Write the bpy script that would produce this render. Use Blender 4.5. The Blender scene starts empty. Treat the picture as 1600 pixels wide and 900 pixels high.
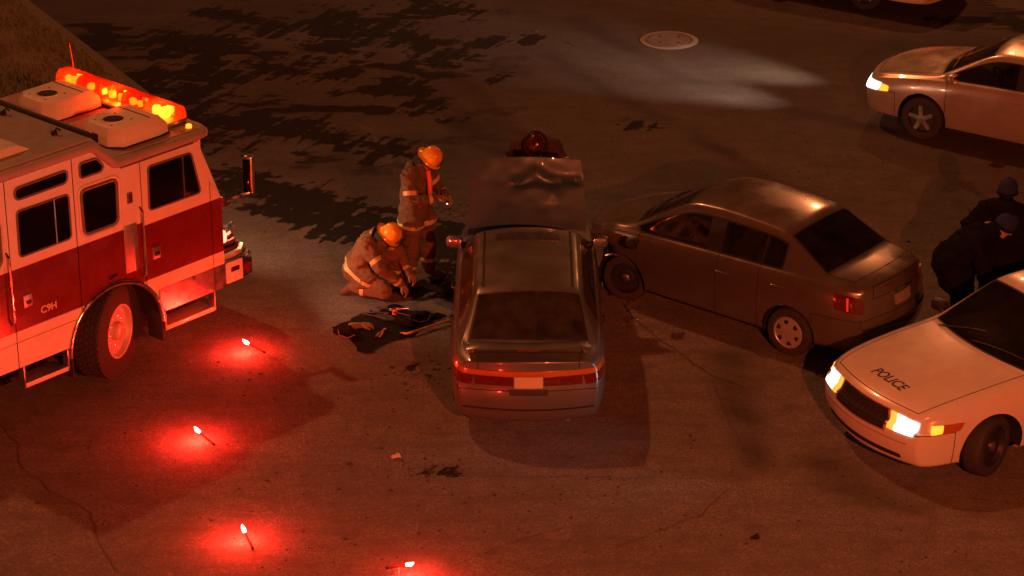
import bpy, bmesh, math, random
import numpy as np
from mathutils import Vector, Matrix, noise
from mathutils.bvhtree import BVHTree
R = math.radians
rnd = random.Random(7)
scene = bpy.context.scene
COL = scene.collection

# ---------------------------------------------------------------- camera
cam = bpy.data.objects.new('camera', bpy.data.cameras.new('camera'))
COL.objects.link(cam); scene.camera = cam
CAM_H, PITCH, FPX = 12.6, R(24), 4000.0            # height, downward tilt, focal length in px of a 1600 px wide frame
cam.location = (0, 0, CAM_H); cam.rotation_euler = (R(90) - PITCH, 0, 0)
cam.data.sensor_width = 36.0; cam.data.lens = FPX / 1600 * 36; cam.data.clip_end = 600
# ---------------------------------------------------------------- night sky glow over the city
world = bpy.data.worlds.new('World'); scene.world = world; world.use_nodes = True
wn, wl = world.node_tree.nodes, world.node_tree.links
bg = wn['Background']; bg.inputs[1].default_value = 0.009
sky = wn.new('ShaderNodeTexSky'); sky.sky_type = 'NISHITA'; sky.sun_disc = False
SUN_AZ, SUN_EL = 130.0, 48.0                        # where the high sodium light stands (degrees from +X, above ground)
sky.sun_elevation = R(SUN_EL); sky.sun_rotation = R(90 - SUN_AZ)
tint = wn.new('ShaderNodeMix'); tint.data_type = 'RGBA'; tint.blend_type = 'MULTIPLY'; tint.inputs[0].default_value = 1
tint.inputs[7].default_value = (1.0, 0.20, 0.045, 1)
wl.new(sky.outputs[0], tint.inputs[6]); wl.new(tint.outputs[2], bg.inputs[0])
# ---------------------------------------------------------------- sodium key light
sun = bpy.data.objects.new('sodium_light', bpy.data.lights.new('sodium_light', 'SUN')); COL.objects.link(sun)
sun.data.energy = 1.15; sun.data.angle = R(1.4); sun.data.color = (1.0, 0.27, 0.085)
sun.rotation_euler = (R(90 - SUN_EL), 0, R(SUN_AZ + 90))
scene.view_settings.view_transform = 'Standard'; scene.view_settings.look = 'None'
scene.view_settings.exposure = 0.0; scene.view_settings.gamma = 1.0; scene.view_settings.use_curve_mapping = False
scene.cycles.use_denoising = True
scene.cycles.sample_clamp_indirect = 4.0

# ---------------------------------------------------------------- pixel -> ground helper (distance from the height z of what it touches)
def at(px, py, z=0.0):
    cx, cy = (px - 800) / FPX, (py - 450) / FPX
    s, c = math.sin(PITCH), math.cos(PITCH)
    d = Vector((cx, c - cy * s, -s - cy * c)); t = (z - CAM_H) / d.z
    return Vector((0, 0, CAM_H)) + d * t

# ---------------------------------------------------------------- materials
def _n(nt, t, **kw):
    n = nt.nodes.new(t)
    for k, v in kw.items(): setattr(n, k, v)
    return n
def mat(name, col, rough=0.5, metal=0.0, coat=0.0, var=0.0, scale=8.0, bump=0.0, bscale=40.0, dust=0.0, emit=None, estr=0.0, spec=0.5):
    m = bpy.data.materials.new(name); m.use_nodes = True
    nt = m.node_tree; L = nt.links; p = nt.nodes['Principled BSDF']
    p.inputs['Base Color'].default_value = (*col, 1); p.inputs['Roughness'].default_value = rough
    p.inputs['Metallic'].default_value = metal; p.inputs['Coat Weight'].default_value = coat
    p.inputs['Coat Roughness'].default_value = 0.06; p.inputs['Specular IOR Level'].default_value = spec
    if emit:
        p.inputs['Emission Color'].default_value = (*emit, 1); p.inputs['Emission Strength'].default_value = estr
    if var or bump or dust:
        tc = _n(nt, 'ShaderNodeTexCoord')
    if var or dust:
        no = _n(nt, 'ShaderNodeTexNoise'); no.inputs['Scale'].default_value = scale; no.inputs['Detail'].default_value = 6
        L.new(tc.outputs['Object'], no.inputs['Vector'])
        mx = _n(nt, 'ShaderNodeMix', data_type='RGBA')
        mx.inputs[6].default_value = (*[c * (1 - var) for c in col], 1)
        mx.inputs[7].default_value = (*[min(1, c * (1 + var) + dust * 0.12) for c in col], 1)
        L.new(no.outputs[0], mx.inputs[0]); L.new(mx.outputs[2], p.inputs['Base Color'])
        mr = _n(nt, 'ShaderNodeMapRange'); mr.inputs[1].default_value = 0.3; mr.inputs[2].default_value = 0.75
        mr.inputs[3].default_value = max(0.02, rough - 0.08); mr.inputs[4].default_value = min(1, rough + 0.1 + dust * 0.3)
        L.new(no.outputs[0], mr.inputs[0]); L.new(mr.outputs[0], p.inputs['Roughness'])
    if bump:
        b2 = _n(nt, 'ShaderNodeTexNoise'); b2.inputs['Scale'].default_value = bscale; b2.inputs['Detail'].default_value = 4
        L.new(tc.outputs['Object'], b2.inputs['Vector'])
        bp = _n(nt, 'ShaderNodeBump'); bp.inputs['Strength'].default_value = bump; bp.inputs['Distance'].default_value = 0.02
        L.new(b2.outputs[0], bp.inputs['Height']); L.new(bp.outputs[0], p.inputs['Normal'])
    return m
def glass(name, tintc=0.25, gl=(0.9, 0.9, 0.9), dirt=0.10):
    m = bpy.data.materials.new(name); m.use_nodes = True; nt = m.node_tree; L = nt.links
    nt.nodes.remove(nt.nodes['Principled BSDF']); out = nt.nodes['Material Output']
    tr = _n(nt, 'ShaderNodeBsdfTransparent'); tr.inputs[0].default_value = (tintc, tintc * 0.98, tintc * 0.95, 1)
    gs = _n(nt, 'ShaderNodeBsdfGlossy'); gs.inputs[0].default_value = (*gl, 1); gs.inputs['Roughness'].default_value = 0.04
    fr = _n(nt, 'ShaderNodeFresnel'); fr.inputs[0].default_value = 1.5
    mx = _n(nt, 'ShaderNodeMixShader'); L.new(fr.outputs[0], mx.inputs[0]); L.new(tr.outputs[0], mx.inputs[1]); L.new(gs.outputs[0], mx.inputs[2])
    df = _n(nt, 'ShaderNodeBsdfDiffuse'); df.inputs[0].default_value = (.22, .20, .18, 1); m3 = _n(nt, 'ShaderNodeMixShader')
    tc = _n(nt, 'ShaderNodeTexCoord'); no = _n(nt, 'ShaderNodeTexNoise'); no.inputs['Scale'].default_value = 5; no.inputs['Detail'].default_value = 8; L.new(tc.outputs['Object'], no.inputs['Vector'])
    mr = _n(nt, 'ShaderNodeMapRange'); mr.inputs[1].default_value = .3; mr.inputs[2].default_value = .75; mr.inputs[3].default_value = dirt * .5; mr.inputs[4].default_value = dirt * 1.8
    L.new(no.outputs[0], mr.inputs[0]); L.new(mr.outputs[0], m3.inputs[0]); L.new(mx.outputs[0], m3.inputs[1]); L.new(df.outputs[0], m3.inputs[2])
    L.new(m3.outputs[0], out.inputs[0]); return m
def emis(name, col, s, base=None):
    return mat(name, base or tuple(min(1, c) for c in col), 0.3, emit=col, estr=s)

M = dict(
    rubber=mat('rubber', (0.022, 0.021, 0.02), 0.75, var=0.3, scale=30, dust=0.15, bump=0.15),
    plastic=mat('black plastic', (0.02, 0.02, 0.022), 0.5, var=0.2, scale=20),
    matte=mat('matte black', (0.012, 0.012, 0.012), 0.9),
    chrome=mat('chrome', (0.75, 0.75, 0.75), 0.16, 1.0, var=0.12, scale=9, dust=0.2),
    steel=mat('brushed steel', (0.55, 0.55, 0.56), 0.34, 1.0, var=0.15, scale=14, dust=0.2),
    alu=mat('tread plate', (0.5, 0.5, 0.5), 0.38, 0.9, var=0.2, scale=25, bump=0.4, bscale=60),
    tred=mat('engine red paint', (0.135, 0.007, 0.006), 0.26, coat=0.7, var=0.12, scale=4, dust=0.05),
    twhite=mat('engine white paint', (0.66, 0.63, 0.58), 0.30, coat=0.5, var=0.06, scale=4),
    roofp=mat('engine roof paint', (0.30, 0.29, 0.27), 0.55, var=0.16, scale=6, bump=0.08, bscale=90),
    acp=mat('cream moulded plastic', (0.70, 0.66, 0.58), 0.5, var=0.08, scale=6),
    frame=mat('grey gasket', (0.12, 0.11, 0.10), 0.45),
    tglass=mat('dark cab glass', (0.004, 0.004, 0.005), 0.05, spec=0.16),
    glass=glass('car glass', 0.42, dirt=.035), dglass=glass('tinted glass', 0.22, dirt=.03), dustglass=glass('dusty glass', 0.35, dirt=.13),
    plate=mat('number plate', (0.50, 0.42, 0.26), 0.45, var=0.08, scale=40),
    redlens=mat('red lens', (0.10, 0.010, 0.008), 0.18, coat=1.0, var=0.3, scale=30),
    ambl=mat('amber lens', (0.42, 0.11, 0.015), 0.2, coat=1.0, var=0.2, scale=30),
    seat=mat('grey seat cloth', (0.10, 0.095, 0.09), 0.9, var=0.2, scale=20),
    engine=mat('engine metal', (0.08, 0.08, 0.08), 0.55, 0.5, var=0.4, scale=15),
    turnout=mat('turnout cloth', (0.115, 0.075, 0.04), 0.92, var=0.6, scale=9, bump=0.8, bscale=22),
    turnred=mat('orange turnout cloth', (0.15, 0.078, 0.036), 0.92, var=0.55, scale=9, bump=0.8, bscale=22),
    reflect=mat('reflective tape', (0.55, 0.44, 0.17), 0.4, var=0.45, scale=30),
    helmy=mat('yellow helmet', (0.72, 0.34, 0.02), 0.24, coat=0.6, var=0.18, scale=12),
    helmr=mat('dark red helmet', (0.05, 0.008, 0.006), 0.22, coat=0.8, var=0.25, scale=12),
    skin=mat('skin', (0.45, 0.26, 0.18), 0.55, var=0.1, scale=20),
    glove=mat('leather glove', (0.26, 0.15, 0.07), 0.8, var=0.3, scale=20),
    boot=mat('leather boot', (0.11, 0.06, 0.03), 0.6, var=0.3, scale=18),
    dark=mat('dark parka cloth', (0.004, 0.004, 0.006), 0.9, var=0.3, scale=9, bump=0.4, bscale=25, spec=0.15),
    dnavy=mat('blue knit', (0.004, 0.016, 0.09), 0.85, var=0.2, scale=40, bump=0.3, bscale=80),
    hair=mat('hair', (0.03, 0.02, 0.015), 0.7),
    tarp=mat('black tarp', (0.009, 0.008, 0.008), 0.85, var=0.4, scale=10, bump=0.8, bscale=12, spec=0.15),
    orange=mat('orange paint', (0.75, 0.17, 0.02), 0.5, var=0.15, scale=20),
    tape=mat('yellow tape', (0.65, 0.42, 0.10), 0.45, var=0.2, scale=25),
    crack=mat('tar filled crack', (0.075, 0.068, 0.06), 0.8, var=0.3, scale=30),
    grit=mat('road grit', (0.05, 0.045, 0.04), 0.95, var=0.4, scale=3),
    iron=mat('cast iron', (0.16, 0.145, 0.13), 0.55, 0.4, var=0.35, scale=14, bump=0.4, bscale=30),
    dustring=mat('pale grout', (0.24, 0.22, 0.2), 0.95, var=0.25, scale=12),
    hotwhite=emis('lit headlamp', (1.0, 0.93, 0.80), 2.2),
    hotamber=emis('lit amber lamp', (1.0, 0.27, 0.02), 2.6, (0.7, 0.2, 0.02)),
    warmlamp=emis('warm lamp', (1.0, 0.42, 0.05), 1.3),
    barred=mat('red lightbar dome', (0.60, 0.02, 0.008), 0.15, coat=1.0, emit=(1.0, 0.035, 0.006), estr=1.1),
    barhot=emis('rotator glow', (1.0, 0.33, 0.03), 5.0),
    barhot2=emis('rotator hot', (1.0, 0.55, 0.08), 9.0),
    flame=emis('flare flame', (1.0, 0.55, 0.42), 40.0),
    flarestick=mat('red paper flare', (0.22, 0.03, 0.025), 0.8, var=0.3, scale=30),
    tailhot=emis('lit tail lamp', (1.0, 0.03, 0.01), 0.55, (0.4, 0.02, 0.01)),
    pblack=mat('black lettering', (0.02, 0.02, 0.022), 0.5),
    pblue=mat('blue stripe', (0.02, 0.03, 0.12), 0.4),
    lettering=mat('pale lettering', (0.62, 0.55, 0.5), 0.5),
    hose=mat('hose jacket', (0.16, 0.03, 0.02), 0.9, var=0.3, scale=30, bump=0.4, bscale=60),
    canvas=mat('pale canvas', (0.50, 0.46, 0.38), 0.85, var=0.2, scale=12, bump=0.3, bscale=18),
)
def paint(name, col, metal=0.55, rough=0.3, dust=0.35):
    return mat(name, col, rough, metal, coat=0.7, var=0.07, scale=3, dust=dust * .5)

# ---------------------------------------------------------------- mesh helpers
def finish(o, me, m, parent):
    COL.objects.link(o)
    if m:
        for mm in (m if isinstance(m, (list, tuple)) else [m]): me.materials.append(mm)
    if parent is not None: o.parent = parent
    return o
def obj(name, bm, m, parent=None, smooth=35, kind=None):
    bmesh.ops.recalc_face_normals(bm, faces=bm.faces)
    me = bpy.data.meshes.new(name)
    if smooth:
        th = R(smooth)
        for f in bm.faces: f.smooth = True
        for e in bm.edges:
            e.smooth = len(e.link_faces) == 2 and e.calc_face_angle(0) < th
    bm.to_mesh(me); bm.free()
    o = finish(bpy.data.objects.new(name, me), me, m, parent)
    if kind: o['kind'] = kind
    return o
def B(): return bmesh.new()
def box(bm, c, s, bev=0.0, rot=None, seg=2):
    r = bmesh.ops.create_cube(bm, size=1.0); vs = r['verts']
    for v in vs: v.co = Vector((v.co.x * s[0], v.co.y * s[1], v.co.z * s[2]))
    if bev:
        es = list({e for v in vs for e in v.link_edges})
        g = bmesh.ops.bevel(bm, geom=es, offset=bev, segments=seg, profile=0.5, affect='EDGES')
        vs = list({v for f in g['faces'] for v in f.verts} | {v for v in vs if v.is_valid})
    mt = Matrix.Translation(Vector(c)) @ (rot.to_4x4() if rot is not None else Matrix())
    for v in vs: v.co = mt @ v.co
    return vs
def ring_frame(d):
    d = d.normalized(); a = Vector((0, 0, 1)) if abs(d.z) < 0.9 else Vector((1, 0, 0))
    u = d.cross(a).normalized(); return u, d.cross(u).normalized()
def tube(bm, pts, r, n=8, caps=True, closed=False):
    pts = [Vector(p) for p in pts]; rs = r if isinstance(r, (list, tuple)) else [r] * len(pts)
    rings = []; pu = None
    for i, p in enumerate(pts):
        a = pts[i - 1] if (i > 0 or closed) else p; b = pts[(i + 1) % len(pts)] if (i < len(pts) - 1 or closed) else p
        d = (b - a).normalized()
        if pu is None: u, w = ring_frame(d)
        else:
            u = (pu - d * pu.dot(d)).normalized(); w = d.cross(u).normalized()
        pu = u
        rings.append([bm.verts.new(p + (u * math.cos(2 * math.pi * k / n) + w * math.sin(2 * math.pi * k / n)) * rs[i]) for k in range(n)])
    m = len(rings)
    for i in range(m if closed else m - 1):
        A, Bq = rings[i], rings[(i + 1) % m]
        for k in range(n): bm.faces.new((A[k], A[(k + 1) % n], Bq[(k + 1) % n], Bq[k]))
    if caps and not closed:
        bm.faces.new(rings[0][::-1]); bm.faces.new(rings[-1])
def lathe(bm, prof, n=32, axis='y', c=(0, 0, 0), close=False):
    """prof: list of (radius, along)"""
    c = Vector(c); rings = []
    for (r, a) in prof:
        ring = []
        for k in range(n):
            t = 2 * math.pi * k / n; x, z = r * math.cos(t), r * math.sin(t)
            p = {'y': (x, a, z), 'x': (a, x, z), 'z': (x, z, a)}[axis]
            ring.append(bm.verts.new(c + Vector(p)))
        rings.append(ring)
    m = len(rings)
    for i in range(m if close else m - 1):
        A, Bq = rings[i], rings[(i + 1) % m]
        for k in range(n): bm.faces.new((A[k], A[(k + 1) % n], Bq[(k + 1) % n], Bq[k]))
    if not close:
        if prof[0][0] > 1e-4: bm.faces.new(rings[0][::-1])
        if prof[-1][0] > 1e-4: bm.faces.new(rings[-1])
def prism(bm, poly, a0, a1, axes=(0, 2, 1)):
    """extrude a 2D polygon; axes = (u axis, v axis, extrude axis)"""
    def P(u, v, w):
        q = [0, 0, 0]; q[axes[0]] = u; q[axes[1]] = v; q[axes[2]] = w; return bm.verts.new(q)
    A = [P(u, v, a0) for u, v in poly]; Bq = [P(u, v, a1) for u, v in poly]; n = len(poly)
    fs = [bm.faces.new(A), bm.faces.new(Bq[::-1])]
    for i in range(n): fs.append(bm.faces.new((A[i], Bq[i], Bq[(i + 1) % n], A[(i + 1) % n])))
    return A + Bq
def rrect(u0, u1, v0, v1, r, n=5):
    pts = []
    for cx, cy, a in ((u1 - r, v1 - r, 0), (u0 + r, v1 - r, 90), (u0 + r, v0 + r, 180), (u1 - r, v0 + r, 270)):
        for k in range(n + 1):
            t = R(a + 90 * k / n); pts.append((cx + r * math.cos(t), cy + r * math.sin(t)))
    return pts
def rpoly(pts, r, n=4):
    out = []; m = len(pts)
    for i in range(m):
        p, a, b = Vector(pts[i]), Vector(pts[i - 1]), Vector(pts[(i + 1) % m])
        da, db = (a - p), (b - p); rr = min(r, da.length * 0.45, db.length * 0.45)
        s, e = p + da.normalized() * rr, p + db.normalized() * rr
        for k in range(n + 1):
            t = k / n; q = s * (1 - t) ** 2 + p * 2 * t * (1 - t) + e * t * t; out.append((q.x, q.y))
    return out
def thing(name, label, cat, loc=(0, 0, 0), rotz=0.0, group=None):
    o = bpy.data.objects.new(name, None); COL.objects.link(o); o.empty_display_size = 0.3
    o.location = loc; o.rotation_euler = (0, 0, rotz); o['label'] = label; o['category'] = cat
    if group: o['group'] = group
    return o
def tag(o, label, cat, group=None):
    o['label'] = label; o['category'] = cat
    if group: o['group'] = group
    return o
def copy_tree(o, parent=None):
    c = o.copy(); COL.objects.link(c)
    if parent is not None: c.parent = parent
    for ch in list(o.children): copy_tree(ch, c)
    return c
def evaluated_mesh(o):
    dg = bpy.context.evaluated_depsgraph_get(); dg.update()
    return bpy.data.meshes.new_from_object(o.evaluated_get(dg))
def spot(parent, loc, direction, watts, col, ang=60, blend=0.6, size=0.05):
    l = bpy.data.objects.new('headlamp_beam', bpy.data.lights.new('headlamp_beam', 'SPOT')); COL.objects.link(l)
    l.data.energy = watts; l.data.color = col; l.data.spot_size = R(ang); l.data.spot_blend = blend; l.data.shadow_soft_size = size
    l.location = loc; l.rotation_euler = Vector(direction).to_track_quat('-Z', 'Y').to_euler(); l.parent = parent
    return l
def point(parent, loc, watts, col, size=0.04, name='lamp_glow'):
    l = bpy.data.objects.new(name, bpy.data.lights.new(name, 'POINT')); COL.objects.link(l)
    l.data.energy = watts; l.data.color = col; l.data.shadow_soft_size = size; l.location = loc; l.parent = parent
    return l
# ================================================================ ground
def vnoise(x, y, seed):
    xi, yi = np.floor(x).astype(np.int64), np.floor(y).astype(np.int64); fx, fy = x - xi, y - yi
    def h(a, b):
        n = (a * 374761393 + b * 668265263 + seed * 1442695041) & 0x7fffffff
        n = ((n ^ (n >> 13)) * 1274126177) & 0x7fffffff
        return ((n ^ (n >> 16)) & 0xffff) / 65535.0
    u, v = fx * fx * (3 - 2 * fx), fy * fy * (3 - 2 * fy)
    return (h(xi, yi) * (1 - u) + h(xi + 1, yi) * u) * (1 - v) + (h(xi, yi + 1) * (1 - u) + h(xi + 1, yi + 1) * u) * v
def fbm(x, y, seed, o=5):
    s = 0; a = 0.5; t = 0
    for i in range(o):
        s = s + a * vnoise(x * 2 ** i + i * 17.3, y * 2 ** i - i * 9.1, seed + i); t += a; a *= 0.55
    return s / t
def seg_dist(X, Y, pts):
    """distance to a polyline of (x, y, halfwidth), in half widths"""
    best = np.full(X.shape, 9.0)
    for (ax, ay, aw), (bx, by, bw) in zip(pts[:-1], pts[1:]):
        dx, dy = bx - ax, by - ay; L = dx * dx + dy * dy + 1e-9
        t = np.clip(((X - ax) * dx + (Y - ay) * dy) / L, 0, 1)
        d = np.hypot(X - ax - t * dx, Y - ay - t * dy) / (aw + (bw - aw) * t)
        best = np.minimum(best, d)
    return best
def pxline(*p): return [(*at(x, y).xy, w) for x, y, w in p]

STAINS = [  # black melt-water and fluid running from the engine under the car, and wet marks on the dusty road (px, px, half width m)
    pxline((372, 286, .30), (430, 298, .34), (500, 322, .30), (560, 345, .20), (640, 352, .12), (725, 362, .10)),
    pxline((400, 322, .16), (470, 338, .22), (540, 362, .24), (620, 388, .22), (720, 400, .20)),
    pxline((480, 312, .10), (560, 322, .10), (640, 332, .06), (720, 356, .06)),
    pxline((690, 372, .22), (722, 412, .26), (705, 440, .14)),
    pxline((640, 452, .16), (700, 448, .18), (720, 470, .12)),
    pxline((362, 196, .30), (440, 200, .42), (500, 212, .34), (535, 228, .18)),
    pxline((560, 222, .16), (590, 228, .34), (575, 252, .14)),
    pxline((300, 180, .5), (330, 210, .45)),
    pxline((420, 105, .30), (470, 112, .34), (540, 116, .26)),
    pxline((560, 140, .26), (600, 130, .30), (640, 140, .28)),
    pxline((640, 60, .35), (690, 80, .45), (680, 100, .2)),
    pxline((540, 40, .7), (520, 75, .5)),
    pxline((676, 10, .35), (720, 14, .3)),
    pxline((640, 165, .20), (680, 160, .24), (640, 180, .12)),
    pxline((330, 20, .35), (400, 30, .28), (450, 60, .2)),
    pxline((740, 70, .22), (780, 62, .16)), pxline((770, 128, .18), (790, 118, .14)), pxline((820, 66, .16), (834, 60, .12)),
    pxline((260, 60, .5), (330, 90, .6), (300, 140, .5)),
    pxline((180, 170, .6), (250, 120, .5)),
    pxline((690, 190, .12), (720, 185, .12)), pxline((620, 238, .10), (660, 245, .08)),
    pxline((640, 575, .10), (680, 590, .07)), pxline((660, 735, .10), (700, 738, .10)),
    pxline((1170, 834, .055), (1174, 836, .05)),
    pxline((1000, 195, .2), (1040, 200, .14)),
    pxline((1560, 10, .35), (1600, 40, .4)), pxline((1480, 34, .2), (1530, 30, .16)),
]
TRACKS_SHADE = [  # damp tyre tracks along the lanes; last two: a darker band, painted police car shade
    pxline((560, 55, .28), (650, 130, .26), (760, 225, .24), (900, 270, .2)),
    pxline((860, 85, .20), (960, 150, .22), (1080, 205, .2), (1230, 300, .2)),
    pxline((640, 60, .2), (760, 160, .2), (900, 300, .18)),
    pxline((900, 30, .25), (1060, 120, .2), (1250, 175, .2), (1390, 205, .2)),
    pxline((1140, 560, .35), (1160, 650, .3), (1180, 720, .25)),  # darker band left of the police car
    pxline((1290, 720, .4), (1330, 760, .35), (1420, 790, .3)),  # shade in front of the police bumper, painted into the road colour
]
def build_ground():
    gx = np.concatenate([np.linspace(-160, -14, 20), np.linspace(-12, -7.2, 20), np.arange(-7.0, 7.001, 0.032), np.linspace(7.2, 12, 20), np.linspace(14, 160, 20)])
    gy = np.concatenate([np.linspace(-60, 18, 24), np.linspace(19, 21.2, 14), np.arange(21.3, 40.2, 0.045), np.linspace(40.4, 44, 20), np.linspace(46, 240, 24)])
    X, Y = np.meshgrid(gx, gy); nx, ny = len(gx), len(gy)
    Z = (fbm(X * 0.35, Y * 0.35, 5, 3) - 0.5) * 0.012; Z -= 0.006
    a0 = R(-14); U0, V0 = X * math.cos(a0) + Y * math.sin(a0), -X * math.sin(a0) + Y * math.cos(a0)
    warp = (fbm(U0 * 1.1, V0 * 4.2, 11) - 0.5) * 2.2 + (fbm(U0 * 3.5, V0 * 17, 12, 4) - 0.5) * 2.2 + (fbm(X * 16, Y * 22, 13, 3) - .5) * .8
    a1 = R(62); U1, V1 = X * math.cos(a1) + Y * math.sin(a1), -X * math.sin(a1) + Y * math.cos(a1)
    warp = warp + (fbm(U1 * 1.3, V1 * 11, 14, 4) - .5) * 3.6
    wet = np.zeros_like(X)
    for i, s in enumerate(STAINS): wet = np.maximum(wet, np.clip(((1.5 if i < 5 else 1.02) - seg_dist(X, Y, s) + warp * (.8 if i < 5 else 1)) * 2.4 + 0.05, 0, 1))
    a = R(-33); U, V = X * math.cos(a) + Y * math.sin(a), -X * math.sin(a) + Y * math.cos(a)
    tn = fbm(U * 0.25, V * 2.6, 31)
    tr = np.zeros_like(X)
    for s in TRACKS_SHADE: tr = np.maximum(tr, np.clip(1.25 - seg_dist(X, Y, s), 0, 1) * np.clip(tn * 1.6 - 0.1, 0, 1))
    thin = np.clip((Y - 28.6) / 2.6, 0, 1) * (.75 + .5 * (fbm(U * .3, V * 1.1, 71) - .5))     # light falling off beyond the crash, painted as darker road
    far = np.clip((Y - 29.5) / 5, 0, 1) * np.clip((1.6 - X) / 4, 0, 1)        # the dark, half-melted stretch up by the verge
    tr = np.clip(tr * 0.75 + far * np.clip((fbm(X * .5, Y * .9, 41) - 0.30) * 1.7, 0, 1) * 0.9, 0, 1)
    tr = np.clip(tr + np.clip(thin * .66 + np.clip((Y - 32.5) / 5, 0, 1) * .22, 0, .92) * (1 - tr), 0, 1)  # far road darkened in its colour as the light fades
    spots = fbm(X * 1.1, Y * 2.6, 51, 5); reg = np.clip((33.5 - Y) / 3, 0, 1) * np.clip((Y - 28.5) / 1, 0, 1) * 0.0
    wet = np.maximum(wet, np.clip((spots - 0.60) * 16, 0, 1) * np.clip(far * 1.6 - 0.35, 0, 1))
    co = np.stack([X, Y, Z], -1).reshape(-1, 3).astype(np.float32)
    idx = np.arange(nx * ny).reshape(ny, nx)
    q = np.stack([idx[:-1, :-1], idx[:-1, 1:], idx[1:, 1:], idx[1:, :-1]], -1).reshape(-1, 4)
    me = bpy.data.meshes.new('ground')
    me.vertices.add(len(co)); me.vertices.foreach_set('co', co.ravel())
    me.loops.add(q.size); me.loops.foreach_set('vertex_index', q.ravel().astype(np.int32))
    me.polygons.add(len(q)); me.polygons.foreach_set('loop_start', np.arange(0, q.size, 4, dtype=np.int32))
    me.polygons.foreach_set('use_smooth', np.ones(len(q), bool))
    me.update()
    for nm, arr in (('wet', wet), ('track_shade', tr)):
        at_ = me.attributes.new(nm, 'FLOAT', 'POINT'); at_.data.foreach_set('value', arr.ravel().astype(np.float32))
    m = bpy.data.materials.new('salt dusted asphalt'); m.use_nodes = True; nt = m.node_tree; L = nt.links; p = nt.nodes['Principled BSDF']
    tc = _n(nt, 'ShaderNodeTexCoord')
    def noise_(sc, det=6, sx=1, sy=1):
        mp = _n(nt, 'ShaderNodeMapping'); mp.inputs['Scale'].default_value = (sx, sy, 1); L.new(tc.outputs['Object'], mp.inputs[0])
        n = _n(nt, 'ShaderNodeTexNoise'); n.inputs['Scale'].default_value = sc; n.inputs['Detail'].default_value = det; n.inputs['Roughness'].default_value = 0.62
        L.new(mp.outputs[0], n.inputs['Vector']); return n.outputs[0]
    def rng(i, a, b, c, d):
        r = _n(nt, 'ShaderNodeMapRange'); L.new(i, r.inputs[0])
        for k, v in enumerate((a, b, c, d)): r.inputs[k + 1].default_value = v
        return r.outputs[0]
    def mixc(f, a, b, mode='MIX'):
        x = _n(nt, 'ShaderNodeMix', data_type='RGBA', blend_type=mode)
        if isinstance(f, float): x.inputs[0].default_value = f
        else: L.new(f, x.inputs[0])
        for k, v in ((6, a), (7, b)):
            if isinstance(v, tuple): x.inputs[k].default_value = (*v, 1)
            else: L.new(v, x.inputs[k])
        return x.outputs[2]
    def mth(op, a, b):
        x = _n(nt, 'ShaderNodeMath', operation=op)
        for k, v in enumerate((a, b)):
            if isinstance(v, (int, float)): x.inputs[k].default_value = v
            else: L.new(v, x.inputs[k])
        return x.outputs[0]
    big, mid, fine, grit = noise_(0.5, 5), noise_(3.2, 8), noise_(46, 5), noise_(150, 3)
    streak = noise_(2.2, 7, 0.45, 2.0)
    salt = mixc(rng(big, .3, .7, 0, 1), (0.21, 0.19, 0.175), (0.33, 0.30, 0.28))
    salt = mixc(rng(mid, .44, .62, 0, .7), salt, (0.13, 0.115, 0.105))
    salt = mixc(rng(streak, .50, .64, 0, .7), salt, (0.115, 0.10, 0.092))
    salt = mixc(rng(fine, .40, .62, 0.0, 0.75), (0.11, 0.10, 0.092), salt)
    blot = noise_(17, 4); salt = mixc(rng(blot, .34, .50, .40, 0.0), salt, (0.10, 0.09, 0.082)); salt = mixc(rng(blot, .58, .70, 0, .25), salt, (0.36, 0.33, 0.30))
    salt = mixc(rng(grit, .56, .68, 0, .7), salt, (0.42, 0.39, 0.36))
    aw = _n(nt, 'ShaderNodeAttribute', attribute_name='wet').outputs['Fac']; atk = _n(nt, 'ShaderNodeAttribute', attribute_name='track_shade').outputs['Fac']
    salt = mixc(rng(mth('ADD', atk, mth('MULTIPLY', mth('SUBTRACT', fine, .5), .6)), 0.05, 0.95, 0, .88), salt, (0.036, 0.032, 0.029))
    wm = rng(mth('ADD', aw, mth('MULTIPLY', mth('SUBTRACT', mid, .5), 1.0)), 0.12, 0.72, 0, .96)
    col = mixc(wm, salt, (0.010, 0.0095, 0.009)); L.new(col, p.inputs['Base Color'])
    L.new(rng(wm, 0, 1, .92, .80), p.inputs['Roughness']); p.inputs['Specular IOR Level'].default_value = 0.15
    bp = _n(nt, 'ShaderNodeBump'); bp.inputs['Strength'].default_value = 0.8; bp.inputs['Distance'].default_value = 0.015
    hh = mth('ADD', mth('MULTIPLY', grit, .6), mth('MULTIPLY', fine, 1.0)); L.new(hh, bp.inputs['Height']); L.new(bp.outputs[0], p.inputs['Normal'])
    me.materials.append(m)
    o = bpy.data.objects.new('ground', me); COL.objects.link(o); o['kind'] = 'structure'
    return o
ground = build_ground()

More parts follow.
